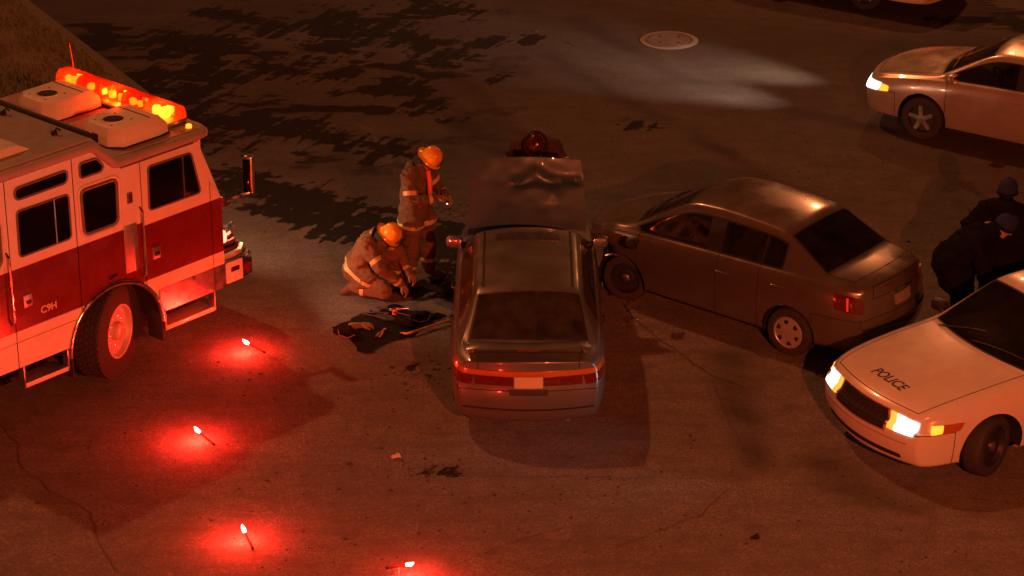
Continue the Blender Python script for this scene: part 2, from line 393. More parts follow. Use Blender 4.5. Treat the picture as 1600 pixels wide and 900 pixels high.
def crack(pts, w0=0.016, seed=1):
    """a crack in the asphalt: a jagged, very thin raised-tar strip lying 4 mm over the road, part of the ground"""
    r = random.Random(seed); P = [at(*p) for p in pts]; fine = []
    for a, b in zip(P[:-1], P[1:]):
        n = max(2, int((b - a).length / 0.05))
        for k in range(n): fine.append(a.lerp(b, k / n))
    fine.append(P[-1]); bm = B(); L_, R_ = [], []
    for i, p in enumerate(fine):
        d = (fine[min(i + 1, len(fine) - 1)] - fine[max(i - 1, 0)]).normalized(); nrm = Vector((-d.y, d.x, 0))
        q = p + nrm * (noise.noise(Vector((p.x * 5, p.y * 5, seed))) * 0.05 + r.uniform(-.006, .006))
        w = w0 * (0.35 + 1.1 * abs(noise.noise(Vector((p.x * 3, p.y * 3, seed + 9.0))))) * min(1, (min(i, len(fine) - 1 - i) + .4) / 4)
        L_.append(bm.verts.new((q.x + nrm.x * w, q.y + nrm.y * w, 0.004))); R_.append(bm.verts.new((q.x - nrm.x * w, q.y - nrm.y * w, 0.004)))
    for i in range(len(fine) - 1): bm.faces.new((L_[i], R_[i], R_[i + 1], L_[i + 1]))
    return obj('crack', bm, M['crack'], ground)
for i, c in enumerate([
    [(968, 470), (1000, 505), (1052, 545), (1110, 585), (1160, 604), (1195, 606)],
    [(1118, 600), (1140, 660), (1160, 690), (1180, 718), (1196, 727)],
    [(0, 660), (28, 700), (30, 730), (80, 768), (140, 800), (160, 860), (190, 900)],
    [(700, 742), (800, 744), (900, 745), (1030, 745)], [(1060, 748), (1120, 750)],
    [(1196, 727), (1260, 724), (1330, 716), (1380, 714)],
    [(930, 860), (1010, 838), (1090, 805), (1130, 770), (1160, 752)],
    [(700, 890), (790, 850), (860, 830), (905, 818)],
    [(1270, 735), (1285, 770), (1310, 772)], [(1450, 770), (1540, 782), (1600, 786)],
    [(60, 705), (160, 692), (240, 686)], [(1210, 140), (1280, 142), (1330, 136)],
    [(880, 62), (915, 78), (955, 97)], [(540, 265), (600, 262), (700, 258)]]):
    crack(c, 0.015 if i in (0, 2) else 0.009, i + 1)

# grit, frozen crumbs and glass bits strewn over the road
def grit():
    r = random.Random(3); bm = B()
    def chip(x, y, s):
        z = 0.0; n = 5; a0 = r.uniform(0, 6.28)
        top = [bm.verts.new((x + math.cos(a0 + k * 6.283 / n) * s * r.uniform(.5, 1.1) * 1.7, y + math.sin(a0 + k * 6.283 / n) * s * r.uniform(.5, 1.1), z + s * r.uniform(.3, .6))) for k in range(n)]
        bot = [bm.verts.new((v.co.x * 1.0 + (v.co.x - x) * .3, v.co.y + (v.co.y - y) * .3, z - .01)) for v in top]
        bm.faces.new(top)
        for k in range(n): bm.faces.new((top[k], bot[k], bot[(k + 1) % n], top[(k + 1) % n]))
    for _ in range(900):
        px, py = r.uniform(-10, 1610), r.uniform(0, 905) ; p = at(px, py)
        d = noise.noise(Vector((p.x * .8, p.y * .8, 4))) 
        if d < r.uniform(-.5, .5): continue
        chip(p.x, p.y, min(0.02, 0.003 + abs(r.gauss(0, .0045))))
    for (cx, cy, n, sp) in ((650, 585, 60, 30), (680, 735, 50, 30), (880, 790, 25, 90), (560, 640, 25, 90), (520, 790, 25, 120), (1250, 790, 25, 110), (770, 60, 20, 40), (920, 760, 20, 60), (420, 610, 20, 60), (700, 330, 30, 25)):
        for _ in range(n):
            p = at(cx + r.gauss(0, sp), cy + r.gauss(0, sp * .4)); chip(p.x, p.y, 0.003 + abs(r.gauss(0, .006)))
    o = obj('road_grit', bm, M['grit'], smooth=0, kind='stuff')
    tag(o, 'dark crumbs of grit and debris strewn over the road', 'grit')
grit()

# verge beyond the kerb, up behind the engine
def verge():
    a, b = at(34, 0), at(236, 156); d = (b - a).normalized(); n = Vector((d.y, -d.x, 0))      # n points to the road side
    if n.x < 0: n = -n
    a, b = a - d * 30, b + d * 0.0
    kb = B(); prism(kb, [(0, -.05), (0, .09), (-.02, .11), (-.15, .12), (-.15, -.05)], 0, (b - a).length, (0, 2, 1))
    mt = Matrix((( n.x, d.x, 0, a.x), (n.y, d.y, 0, a.y), (0, 0, 1, 0), (0, 0, 0, 1)))
    for v in kb.verts: v.co = mt @ v.co
    kerb = obj('kerb', kb, mat('kerb concrete', (0.12, 0.105, 0.09), .9, var=.3, scale=5, bump=.4)); kerb['kind'] = 'structure'
    bm = B(); Ln = (b - a).length; nx, ny = 60, 120; g = []
    for i in range(nx + 1):
        row = []
        for j in range(ny + 1):
            u, v = -.15 - 12 * (i / nx) ** 1.6, Ln * j / ny; q = mt @ Vector((u, v, 0))
            z = .12 + .05 * noise.fractal(Vector((q.x * 1.2, q.y * 1.2, 1)), 1, 2, 4) * min(1, i / 3)
            row.append(bm.verts.new((q.x, q.y, z)))
        g.append(row)
    for i in range(nx):
        for j in range(ny): bm.faces.new((g[i][j], g[i + 1][j], g[i + 1][j + 1], g[i][j + 1]))
    vo = obj('verge', bm, mat('frosty winter grass', (0.16, 0.13, 0.07), .95, var=.5, scale=9, bump=.9, bscale=30), smooth=180); vo['kind'] = 'structure'
    # dry winter grass on it
    r = random.Random(12); gb = B()
    for _ in range(9000):
        u, v = -.18 - abs(r.gauss(0, 1.6)), r.uniform(Ln - 9, Ln - .05); q = mt @ Vector((u, v, 0)); h = r.uniform(.03, .09); w = .006; t = r.uniform(0, 6.28)
        dx, dy = math.cos(t) * w, math.sin(t) * w; lx, ly = r.gauss(0, .03), r.gauss(0, .03)
        gb.faces.new((gb.verts.new((q.x - dx, q.y - dy, .11)), gb.verts.new((q.x + dx, q.y + dy, .11)), gb.verts.new((q.x + lx, q.y + ly, .13 + h))))
    go = obj('verge_grass', gb, mat('dry grass blades', (0.17, 0.14, 0.06), .9, var=.3, scale=3), smooth=0, kind='stuff')
    tag(go, 'dry frosted grass on the verge behind the fire engine', 'grass')
verge()

# manhole
def manhole():
    c = at(1045.5, 63); t = thing('manhole_cover', 'round cast iron manhole cover set in the road', 'manhole', (c.x, c.y, 0))
    bm = B(); lathe(bm, [(0.30, .004), (0.34, .008), (0.335, .012), (0.0001, .014)], 48, 'z'); obj('lid', bm, M['iron'], t)
    bm = B(); lathe(bm, [(0.345, .002), (0.348, .013), (0.365, .014), (0.372, .002)], 48, 'z', close=True); obj('rim', bm, M['iron'], t)
    bm = B(); lathe(bm, [(0.373, .001), (0.376, .006), (0.43, .005), (0.45, .001)], 48, 'z', close=True); obj('collar', bm, M['dustring'], t)
    for k in range(4):
        a = R(40 + 90 * k); bm = B(); lathe(bm, [(0.022, .013), (0.022, .0155), (0.0001, .0155)], 12, 'z', (math.cos(a) * .2, math.sin(a) * .2, 0)); obj('lift_hole', bm, M['matte'], t)
    bm = B()
    for k in range(28):
        a = k * 2 * math.pi / 28; box(bm, (math.cos(a) * .29, math.sin(a) * .29, .014), (.028, .04, .006), rot=Matrix.Rotation(a, 3, 'Z'))
    obj('stud_ring', bm, M['iron'], t)
manhole()
# ================================================================ cars
REG = ['body', 'windshield', 'rear_window', 'window_fl', 'window_fr', 'window_rl', 'window_rr', 'pillar', 'door_fl', 'door_fr', 'door_rl', 'door_rr',
       'hood', 'trunk_lid', 'front_bumper', 'rear_bumper', 'quarter_l', 'quarter_r']
RI = {n: i for i, n in enumerate(REG)}
class Car: pass

def make_car(S, paintm, root):
    st = S['st']; n = len(st); rail = S.get('rail', 0.66); bmp = S.get('bump_z', (0.40, 0.60))
    names = S['idx']; iD, iRR, iB0, iB1, iRF, iC = (names[k] for k in ('deck', 'rr', 'b0', 'b1', 'rf', 'cowl'))
    d0, d1 = S['doors']
    bm = B(); cl = bm.edges.layers.float.new('crease_edge')
    def rows(i):
        s = st[i]; w, zs, zb, zt = s['w'], s.get('zs', .22), s['zb'], s['zt']; g = s['k'] == 'g'
        p = [(w - .14, zs), (w - .035, zs + .015), (w, bmp[0]), (w + .005, bmp[1]), (w - .005, zb - .10), (w - .045, zb)]
        if g:
            yr = s.get('yr', w * rail); zr = zt - .115
            p += [(w - .085, zb + .03), (yr + .02, zr), (yr - .035, zr + .062), (yr * .52, zt - .012), (0, zt)]
        else:
            f = zt - zb
            p += [(w - .085, zb + f * .35), (w - .12, zb + f * .5), (w - .18, zb + f * .66), ((w - .18) * .5, zb + f * .93), (0, zt)]
        bow = s.get('bow', 0); dx = s.get('dx', {})
        out = []
        for j, (y, z) in enumerate(p):
            x = s['x'] + dx.get(j, 0) + (bow * (1 - (y / w) ** 2) if (j >= 7 or i in (0, n - 1)) else 0)
            out.append(Vector((x, y, z)))
        return out
    P = [rows(i) for i in range(n)]
    V = {}
    for i in range(n):
        for j, p in enumerate(P[i]):
            V[i, j, 1] = bm.verts.new(p)
            V[i, j, -1] = V[i, j, 1] if j == 10 else bm.verts.new((p.x, -p.y, p.z))
    def region(i, j, sd):
        lr = 'l' if sd > 0 else 'r'
        if j >= 8:
            if iD <= i < iRR: return 'rear_window'
            if iRF <= i < iC: return 'windshield'
            if i >= iC and i < n - 2 + S.get('hoodfull', 0): return 'hood'
            if 0 < i < iD: return 'trunk_lid'
            return 'body'
        if j == 6:
            if iRR <= i < iC:
                if iB0 <= i < iB1: return 'pillar'
                if i < iB0:
                    return ('quarter_' + lr) if i < S.get('q', 0) else 'window_r' + lr
                return 'window_f' + lr
            return 'body'
        if 1 <= j <= 5 and d0 <= i < d1: return ('door_r' if i < iB0 else 'door_f') + lr
        if j <= 2 and i < S.get('rb', 1): return 'rear_bumper'
        if j <= 2 and i >= n - 1 - S.get('fb', 1): return 'front_bumper'
        return 'body'
    def face(vs, reg):
        f = bm.faces.new(vs); f.material_index = RI[reg]; f.smooth = True; return f
    for i in range(n - 1):
        for j in range(10):
            face((V[i, j, 1], V[i + 1, j, 1], V[i + 1, j + 1, 1], V[i, j + 1, 1]), region(i, j, 1))
            face((V[i, j, -1], V[i, j + 1, -1], V[i + 1, j + 1, -1], V[i + 1, j, -1]), region(i, j, -1))
    for end, i in (('rear', 0), ('front', n - 1)):           # close both ends with a bulged grid
        top = [V[i, j, 1] for j in range(5, 11)] + [V[i, j, -1] for j in range(9, 4, -1)]
        T = [v.co.copy() for v in top]; w5 = T[0].y; G = [None] * 6; G[5] = top; bow = st[i].get('bow', 0)
        for j in range(5):
            pl = P[i][j]; wj = pl.y; row = []
            for k in range(11):
                if k == 0: row.append(V[i, j, 1]); continue
                if k == 10: row.append(V[i, j, -1]); continue
                y = T[k].y * wj / w5; z = pl.z + (T[k].z - T[0].z) * (j / 5) ** 2.5
                row.append(bm.verts.new((pl.x + bow * (1 - (y / wj) ** 2), y, z)))
            G[j] = row
        for j in range(5):
            for k in range(10):
                reg = ('rear_bumper' if end == 'rear' else 'front_bumper') if j < 3 else ('trunk_lid' if (end == 'rear' and 3 <= k < 7 and j == 4) else 'body')
                q = (G[j][k], G[j][k + 1], G[j + 1][k + 1], G[j + 1][k])
                face(q if end == 'front' else q[::-1], reg)
        for k in range(10):
            e = bm.edges.get((G[5][k], G[5][k + 1]));  e[cl] = S.get('endcrease', .45)
        for j in range(5):
            for a in (0, 10):
                e = bm.edges.get((G[j][a], G[j + 1][a])); e[cl] = .25
    for i in range(n - 1):
        for j, c in ((5, .35), (6, .55), (8, .4), (7, .3), (3, .25), (1, .4)):
            for sd in (1, -1):
                e = bm.edges.get((V[i, j, sd], V[i + 1, j, sd]))
                if e: e[cl] = c
    for i, c in ((iC, .6), (iD, .5), (iRR, .3), (iRF, .3)):
        for j in range(7, 10):
            for sd in (1, -1):
                e = bm.edges.get((V[i, j, sd], V[i, j + 1, sd]))
                if e: e[cl] = c
    bmesh.ops.recalc_face_normals(bm, faces=bm.faces)
    me = bpy.data.meshes.new('tmp'); bm.to_mesh(me); bm.free()
    to = bpy.data.objects.new('tmp', me); COL.objects.link(to)
    for q in REG: me.materials.append(None)
    md = to.modifiers.new('s', 'SUBSURF'); md.levels = 3; md.render_levels = 3
    em = evaluated_mesh(to); bpy.data.objects.remove(to)
    nv = len(em.vertices); co = np.empty(nv * 3, np.float32); em.vertices.foreach_get('co', co); co = co.reshape(-1, 3)
    for fn in S.get('deform', []): fn(co)
    em.vertices.foreach_set('co', co.ravel()); em.update()
    no = np.empty(nv * 3, np.float32); em.vertices.foreach_get('normal', no); no = no.reshape(-1, 3)
    faces = [tuple(p.vertices) for p in em.polygons]; regs = [p.material_index for p in em.polygons]
    C = Car(); C.root = root; C.S = S; C.parts = {}
    C.bvh = BVHTree.FromPolygons([Vector(v) for v in co], faces)
    # panel seams and window trims from region borders
    ed = {}
    for f, rg in zip(faces, regs):
        for a, b in zip(f, f[1:] + f[:1]): ed.setdefault((min(a, b), max(a, b)), []).append(rg)
    isg = lambda r: REG[r].startswith(('window', 'windshield', 'rear_window', 'quarter'))
    seams, trims = {}, {}
    axles = [(S['axf'], S['r']), (S['axr'], S['r'])]
    def strip(bmx, a, b, r):
        A, Bv = Vector(co[a]), Vector(co[b]); nn = (Vector(no[a]) + Vector(no[b])).normalized(); d = (Bv - A).normalized(); u = d.cross(nn); e_ = d * r * .4
        q = [A + u * r + nn * .0012 - e_, A - u * r + nn * .0012 - e_, Bv - u * r + nn * .0012 + e_, Bv + u * r + nn * .0012 + e_]
        bmx.faces.new([bmx.verts.new(x) for x in q])
    arch = S['r'] + .055
    for (a, b), rr in ed.items():
        if len(rr) == 2 and rr[0] != rr[1]:
            m_ = (co[a] + co[b]) / 2
            if any(math.hypot(m_[0] - ax, m_[2] - S['r']) < arch + .01 for ax, _ in axles) : continue
            gl_ = [r for r in rr if isg(r)]
            if gl_: strip(trims.setdefault(max(gl_), B()), a, b, .011)
            else: strip(seams.setdefault(max(rr), B()), a, b, .0045)
    # cut the wheel arches
    co2 = co.copy(); drop = set(); r0 = S['r']
    inside = np.zeros(nv, bool)
    for ax, _ in axles:
        d = np.hypot(co[:, 0] - ax, co[:, 2] - r0); ins = (d < arch); inside |= ins
        dd = np.maximum(d, 1e-4); k = (arch / dd)
        snap = ins & (d > arch - .055)
        co2[snap, 0] = ax + (co[snap, 0] - ax) * k[snap]; co2[snap, 2] = r0 + (co[snap, 2] - r0) * k[snap]
        inside &= ~snap
    keep = {}
    for f, rg in zip(faces, regs):
        if any(inside[v] for v in f): continue
        keep.setdefault(rg, []).append(f)
    lists = []
    for rg, fl in keep.items():
        if REG[rg] == 'pillar':
            lists += [(rg, [f for f in fl if co[f[0]][1] > 0]), (rg, [f for f in fl if co[f[0]][1] <= 0])]
        else: lists.append((rg, fl))
    for rg, fl in lists:
        nm = REG[rg]; vid = {}; vs, ns, fs = [], [], []
        for f in fl:
            ff = []
            for v in f:
                if v not in vid: vid[v] = len(vs); vs.append(tuple(co2[v])); ns.append(tuple(no[v]))
                ff.append(vid[v])
            fs.append(ff)
        if nm == 'hood' and S.get('hood_open'):
            C.hood = (vs, ns, fs); continue
        m2 = bpy.data.meshes.new(nm); m2.from_pydata(vs, [], fs)
        for p in m2.polygons: p.use_smooth = True
        m2.update(); m2.normals_split_custom_set_from_vertices(ns)
        base = {'window_fl': 'side_window', 'window_fr': 'side_window', 'window_rl': 'side_window', 'window_rr': 'side_window', 'quarter_l': 'quarter_window', 'quarter_r': 'quarter_window',
                'door_fl': 'door', 'door_fr': 'door', 'door_rl': 'door', 'door_rr': 'door'}.get(nm, nm)
        mm = S.get('glassm', M['glass']) if isg(rg) else (M['plastic'] if nm == 'pillar' else paintm)
        if nm in S.get('mats', {}): mm = S['mats'][nm]
        C.parts[nm] = finish(bpy.data.objects.new(base, m2), m2, mm, root)
    for dct, nm2, mm2 in ((seams, 'panel_seam', M['matte']), (trims, 'window_trim', M['plastic'])):
        for rg, bmx in dct.items(): obj(nm2, bmx, mm2, C.parts.get(REG[rg], root), smooth=0)
    # arch liners, floor, seats, wheel set
    W = max(s['w'] for s in st)
    for ax, _ in axles:
        for sd in (1, -1):
            bm = B(); arcs = []
            for k in range(19):
                t = R(-12 + 204 * k / 18); arcs.append((ax + math.cos(t) * (arch + .004), r0 + math.sin(t) * (arch + .004)))
            A = [bm.verts.new((x, sd * (W - .05), z)) for x, z in arcs]; Bq = [bm.verts.new((x, sd * (W - .34), z)) for x, z in arcs]
            for k in range(18): bm.faces.new((A[k], A[k + 1], Bq[k + 1], Bq[k]))
            bm.faces.new(Bq); obj('arch_liner', bm, M['matte'], root)
    xr, xf = st[0]['x'], st[-1]['x']
    bm = B(); box(bm, ((xr + xf) / 2, 0, .30), (xf - xr - .5, (W - .36) * 2, .14), .04); obj('underbody', bm, M['matte'], root)
    xc, xrf, xrr = st[iC]['x'], st[iRF]['x'], st[iRR]['x']; zb = st[iB0]['zb']
    bm = B(); box(bm, ((xc + xrr) / 2, 0, .40), (xc - xrr + .1, (W - .12) * 2, .06), .01); obj('cabin_floor', bm, M['matte'], root)
    for x0 in (xrf - .28, xrf - 1.15):
        for sd in (1, -1):
            bm = B(); y = sd * .36
            box(bm, (x0, y, .55), (.52, .50, .16), .05); box(bm, (x0 - .30, y, .84), (.14, .48, .56), .05, Matrix.Rotation(R(-14), 3, 'Y'))
            s_ = obj('seat', bm, M['seat'], root)
            bm = B(); box(bm, (x0 - .38, y, 1.16 if st[iB0]['zt'] > 1.4 else 1.10), (.08, .26, .15), .035, Matrix.Rotation(R(-14), 3, 'Y')); obj('headrest', bm, M['seat'], s_)
    bm = B(); box(bm, (xc - .28, 0, zb - .12), (.5, (W - .14) * 2, .20), .06); da = obj('dashboard', bm, M['plastic'], root)
    bm = B(); q = Matrix.Translation((xc - .62, .36, zb - .02)) @ Matrix.Rotation(R(-62), 4, 'Y')
    ring = [q @ Vector((math.cos(k * math.pi / 12) * .18, math.sin(k * math.pi / 12) * .18, 0)) for k in range(24)]
    tube(bm, ring, .014, 6, closed=True)
    for a in (0, 120, 240): tube(bm, [q @ Vector((0, 0, -.03)), q @ Vector((math.cos(R(a)) * .18, math.sin(R(a)) * .18, 0))], .014, 6)
    tube(bm, [q @ Vector((0, 0, -.02)), q @ Vector((0, 0, -.4))], .03, 8)
    obj('steering_wheel', bm, M['plastic'], da)
    return C

def patch(C, name, mode, quad, m, parent=None, nu=14, nv=8, rr=0.25, off=0.004, skirt=0.012):
    """a thin panel (lens, plate, trim) that follows the body: quad of 2D corners (bl, br, tr, tl) projected along 'mode'"""
    bm = B(); g = []; q = [Vector(p) for p in quad]
    for j in range(nv + 1):
        row = []
        for i in range(nu + 1):
            a, b = 2 * i / nu - 1, 2 * j / nv - 1
            a2, b2 = a * math.sqrt(1 - rr * b * b / 2), b * math.sqrt(1 - rr * a * a / 2)
            u, v = (a2 + 1) / 2, (b2 + 1) / 2
            p = (q[0] * (1 - u) + q[1] * u) * (1 - v) + (q[3] * (1 - u) + q[2] * u) * v
            if mode == 'rear': o, d = Vector((-6, p.x, p.y)), Vector((1, 0, 0))
            elif mode == 'front': o, d = Vector((6, p.x, p.y)), Vector((-1, 0, 0))
            elif mode == 'left': o, d = Vector((p.x, 3, p.y)), Vector((0, -1, 0))
            elif mode == 'right': o, d = Vector((p.x, -3, p.y)), Vector((0, 1, 0))
            elif mode == 'top': o, d = Vector((p.x, p.y, 4)), Vector((0, 0, -1))
            else:
                t = R(p.x); d0 = Vector((math.cos(t), math.sin(t), 0)); o = Vector((mode[1], mode[2], p.y)) + d0 * 3; d = -d0
            h = C.bvh.ray_cast(o, d)
            if h[0] is None: print('patch miss', name, p[:]); bm.free(); return None
            nn = h[1] if h[1].dot(d) < 0 else -h[1]
            row.append((h[0], nn))
        g.append(row)
    top = [[bm.verts.new(p + nn * off) for p, nn in row] for row in g]
    for j in range(nv):
        for i in range(nu): bm.faces.new((top[j][i], top[j][i + 1], top[j + 1][i + 1], top[j + 1][i]))
    loop = [(0, i) for i in range(nu)] + [(j, nu) for j in range(nv)] + [(nv, i) for i in range(nu, 0, -1)] + [(j, 0) for j in range(nv, 0, -1)]
    low = [bm.verts.new(g[j][i][0] - g[j][i][1] * skirt) for j, i in loop]
    for k in range(len(loop)):
        a, b = loop[k], loop[(k + 1) % len(loop)]
        bm.faces.new((top[a[0]][a[1]], low[k], low[(k + 1) % len(loop)], top[b[0]][b[1]]))
    return obj(name, bm, m, parent or C.root, smooth=50)

def decal_text(C, text, mode, origin, xdir, ydir, size, m, parent, name='lettering', shear=0.0, off=.003):
    cu = bpy.data.curves.new('t', 'FONT'); cu.body = text; cu.size = size; cu.align_x = 'CENTER'; cu.align_y = 'CENTER'; cu.shear = shear; cu.offset = size * .018; cu.resolution_u = 4
    to = bpy.data.objects.new('t', cu); COL.objects.link(to); me = evaluated_mesh(to); bpy.data.objects.remove(to)
    bm = B(); bm.from_mesh(me)
    bmesh.ops.triangulate(bm, faces=bm.faces); bmesh.ops.subdivide_edges(bm, edges=[e for e in bm.edges if e.calc_length() > size * .25], cuts=2)
    O, X, Y = Vector(origin), Vector(xdir), Vector(ydir)
    for v in bm.verts:
        p = O + X * v.co.x + Y * v.co.y
        if C is None: v.co = p; continue
        if mode == 'top': h = C.bvh.ray_cast(Vector((p.x, p.y, 4)), Vector((0, 0, -1)))
        elif mode == 'left': h = C.bvh.ray_cast(Vector((p.x, 3, p.z)), Vector((0, -1, 0)))
        else: h = C.bvh.ray_cast(Vector((-6, p.y, p.z)), Vector((1, 0, 0)))
        if h[0] is not None:
            d = {'top': Vector((0, 0, 1)), 'left': Vector((0, 1, 0)), 'rear': Vector((-1, 0, 0))}[mode]; v.co = h[0] + d * off
    return obj(name, bm, m, parent, smooth=0)

def wheel(root, x, y, r, w, style, steer=0.0, rimr=None):
    sd = 1 if y > 0 else -1; rimr = rimr or r * .64
    bm = B(); h = w / 2
    lathe(bm, [(rimr, -h * .8), (rimr * 1.06, -h * .92), (r * .86, -h), (r * .955, -h * .9), (r * .992, -h * .72), (r, -h * .3), (r, h * .3), (r * .992, h * .72), (r * .955, h * .9), (r * .86, h), (rimr * 1.06, h * .92), (rimr, h * .8)], 44, 'y', close=True)
    t = obj('tyre', bm, M['rubber'], root); t.location = (x, y, r); t.rotation_euler = (0, 0, steer)
    bm = B(); f = sd * h
    if style == 'cap':
        lathe(bm, [(rimr * 1.02, f * .55), (rimr * 1.03, f * .93), (rimr * .97, f * .98), (rimr * .93, f * .90), (rimr * .5, f * 1.0), (rimr * .2, f * 1.04), (.0005, f * 1.04)], 44, 'y')
        rim = obj('hub_cap', bm, M['hubcap'], t)
        for k in range(6):
            a = R(60 * k + 20); c, s = math.cos(a), math.sin(a)
            poly = [(.80, -.17), (.80, .17), (.56, .09), (.56, -.09)]; bm = B()
            P_ = rpoly([(p[0] * rimr, p[1] * rimr) for p in poly], .012, 3)
            vs = prism(bm, P_, f * .90, f * 1.0 + sd * .004, (0, 2, 1))
            for v in vs: v.co = Vector((v.co.x * c - v.co.z * s, v.co.y, v.co.x * s + v.co.z * c))
            obj('slot', bm, M['matte'], rim)
    elif style == 'steel':
        lathe(bm, [(rimr * 1.02, f * .5), (rimr * 1.03, f * .9), (rimr * .96, f * .93), (rimr * .88, f * .45), (rimr * .7, f * .35), (rimr * .52, f * .55), (rimr * .34, f * .58), (.0005, f * .58)], 44, 'y')
        rim = obj('rim', bm, M['steelwheel'], t)
        for k in range(10):
            a = R(36 * k); bm = B(); lathe(bm, [(.020, f * .30), (.020, f * .52), (.0005, f * .52)], 10, 'y', (math.cos(a) * rimr * .70, 0, math.sin(a) * rimr * .70)); obj('vent_hole', bm, M['matte'], rim)
        bm = B(); lathe(bm, [(rimr * .26, f * .55), (rimr * .25, f * .74), (rimr * .16, f * .82), (.0005, f * .84)], 24, 'y'); obj('hub_cap', bm, M['steel'], rim)
    else:
        lathe(bm, [(rimr * 1.02, f * .5), (rimr * 1.03, f * .93), (rimr * .95, f * .95), (rimr * .90, f * .6), (rimr * .3, f * .55), (.0005, f * .55)], 44, 'y')
        rim = obj('rim', bm, M['darkrim'], t)
        for k in range(5):
            a = R(72 * k + 11); bm = B(); c, s = math.cos(a), math.sin(a)
            vs = prism(bm, rpoly([(.16 * rimr, -.17 * rimr), (.94 * rimr, -.13 * rimr), (.94 * rimr, .13 * rimr), (.16 * rimr, .17 * rimr)], .01, 2), f * .58, f * .90, (0, 2, 1))
            for v in vs: v.co = Vector((v.co.x * c - v.co.z * s, v.co.y, v.co.x * s + v.co.z * c))
            obj('spoke', bm, M['alloy'], rim)
        bm = B(); lathe(bm, [(rimr * .22, f * .6), (rimr * .2, f * .95), (.0005, f * .97)], 20, 'y'); obj('hub_cap', bm, M['alloy'], rim)
    return t
M['hubcap'] = mat('silver hub cap', (0.42, 0.42, 0.42), .42, .5, var=.15, scale=14, dust=.3)
M['steelwheel'] = mat('black steel wheel', (0.03, 0.03, 0.03), .45, .3, var=.3, scale=18)
M['darkrim'] = mat('brake dark', (0.04, 0.04, 0.04), .6, .4)
M['alloy'] = mat('alloy', (0.5, 0.5, 0.5), .32, .9, var=.1, scale=12)

def mirror(C, x, sd, z, m, w):
    h = C.bvh.ray_cast(Vector((x, sd * 3, z - .02)), Vector((0, -sd, 0)))
    y0 = abs(h[0].y) if h[0] is not None else w
    bm = B(); box(bm, (x - .02, sd * (y0 + .11), z + .035), (.11, .19, .13), .035, Matrix.Rotation(R(-12 * sd), 3, 'Z')); o = obj('wing_mirror', bm, m, C.root)
    bm = B(); tube(bm, [(x + .01, sd * (y0 - .03), z - .02), (x, sd * (y0 + .06), z + .01)], [.035, .028], 8); obj('mirror_arm', bm, M['plastic'], o)
    bm = B(); box(bm, (x - .078, sd * (y0 + .105), z + .035), (.006, .155, .10), .002, Matrix.Rotation(R(-12 * sd), 3, 'Z')); obj('mirror_glass', bm, M['chrome'], o)
def handle(C, x, sd, z, m):
    h = C.bvh.ray_cast(Vector((x, sd * 3, z)), Vector((0, -sd, 0)))
    if h[0] is None: return
    y = h[0].y; bm = B(); tube(bm, [(x - .085, y - sd * .004, z), (x - .07, y + sd * .028, z), (x + .07, y + sd * .028, z), (x + .085, y - sd * .004, z)], .013, 8)
    obj('door_handle', bm, m, C.root)
def wipers(C, x0, x1, ys, zoff=.012):
    for (ya, yb) in ys:
        bm = B(); pts = []
        for k in range(9):
            t = k / 8; h = C.bvh.ray_cast(Vector((x0 + (x1 - x0) * t, ya + (yb - ya) * t, 4)), Vector((0, 0, -1)))
            if h[0] is not None: pts.append(h[0] + h[1] * zoff)
        tube(bm, pts, .008, 6); obj('wiper', bm, M['plastic'], C.root)
def exhaust(C, x, y, z):
    bm = B(); lathe(bm, [(.026, x), (.028, x - .0), (.028, x + .3)], 14, 'x', (0, y, z)); obj('exhaust_pipe', bm, M['steel'], C.root)

def ST(x, w, zb, zt, k='b', **kw): return dict(x=x, w=w, zb=zb, zt=zt, k=k, **kw)

# ---------------------------------------------------------------- the silver-blue car with its hood up
def crash_dents(co):
    pass
root = thing('crashed_hatchback', 'silver-blue car with raised dented hood and rear spoiler', 'car', (0.175, 26.565, 0), R(90))
Sc = dict(glassm=M['dustglass'], r=.295, axf=1.30, axr=-1.27, hood_open=True, rail=.70, bump_z=(.40, .585), doors=(3, 8), rb=2, fb=2,
    idx=dict(deck=2, rr=3, b0=5, b1=6, rf=7, cowl=8), endcrease=.5,
    st=[ST(-2.13, .735, .84, .925, bow=-.13, dx={0: .05, 1: -.02, 2: -.07, 3: -.07, 4: .0}), ST(-1.99, .805, .875, .945, bow=-.10, dx={2: -.0, 3: -.0}), ST(-1.74, .83, .90, .965, bow=-.09),
        ST(-1.17, .838, .91, 1.325, 'g', bow=-.06), ST(-.90, .838, .91, 1.352, 'g'), ST(-.16, .835, .905, 1.365, 'g'), ST(-.07, .835, .905, 1.365, 'g'), ST(.42, .83, .90, 1.345, 'g', bow=.10),
        ST(1.02, .825, .87, .955, bow=.14), ST(1.25, .82, .85, .93, bow=.1), ST(1.75, .80, .80, .85, bow=.1), ST(2.08, .76, .72, .76, bow=.12), ST(2.20, .70, .66, .70, bow=.13, dx={1: .0, 2: .05, 3: .05})])
pc = paint('dusty silver blue paint', (0.12, 0.125, 0.125), .4, .36, .2)
C1 = make_car(Sc, pc, root)
for sd in (1, -1):
    for x in (1.30, -1.27): wheel(root, x, sd * .725, .295, .19, 'spoke')
    mirror(C1, .92, sd, .93, pc, .83); handle(C1, .05, sd, .78, M['plastic']); handle(C1, -.85, sd, .78, M['plastic'])
    patch(C1, 'side_moulding', 'left' if sd > 0 else 'right', [(-.92, .50), (.90, .50), (.90, .545), (-.92, .545)], M['plastic'], nu=40, nv=2, rr=.02, off=.012)
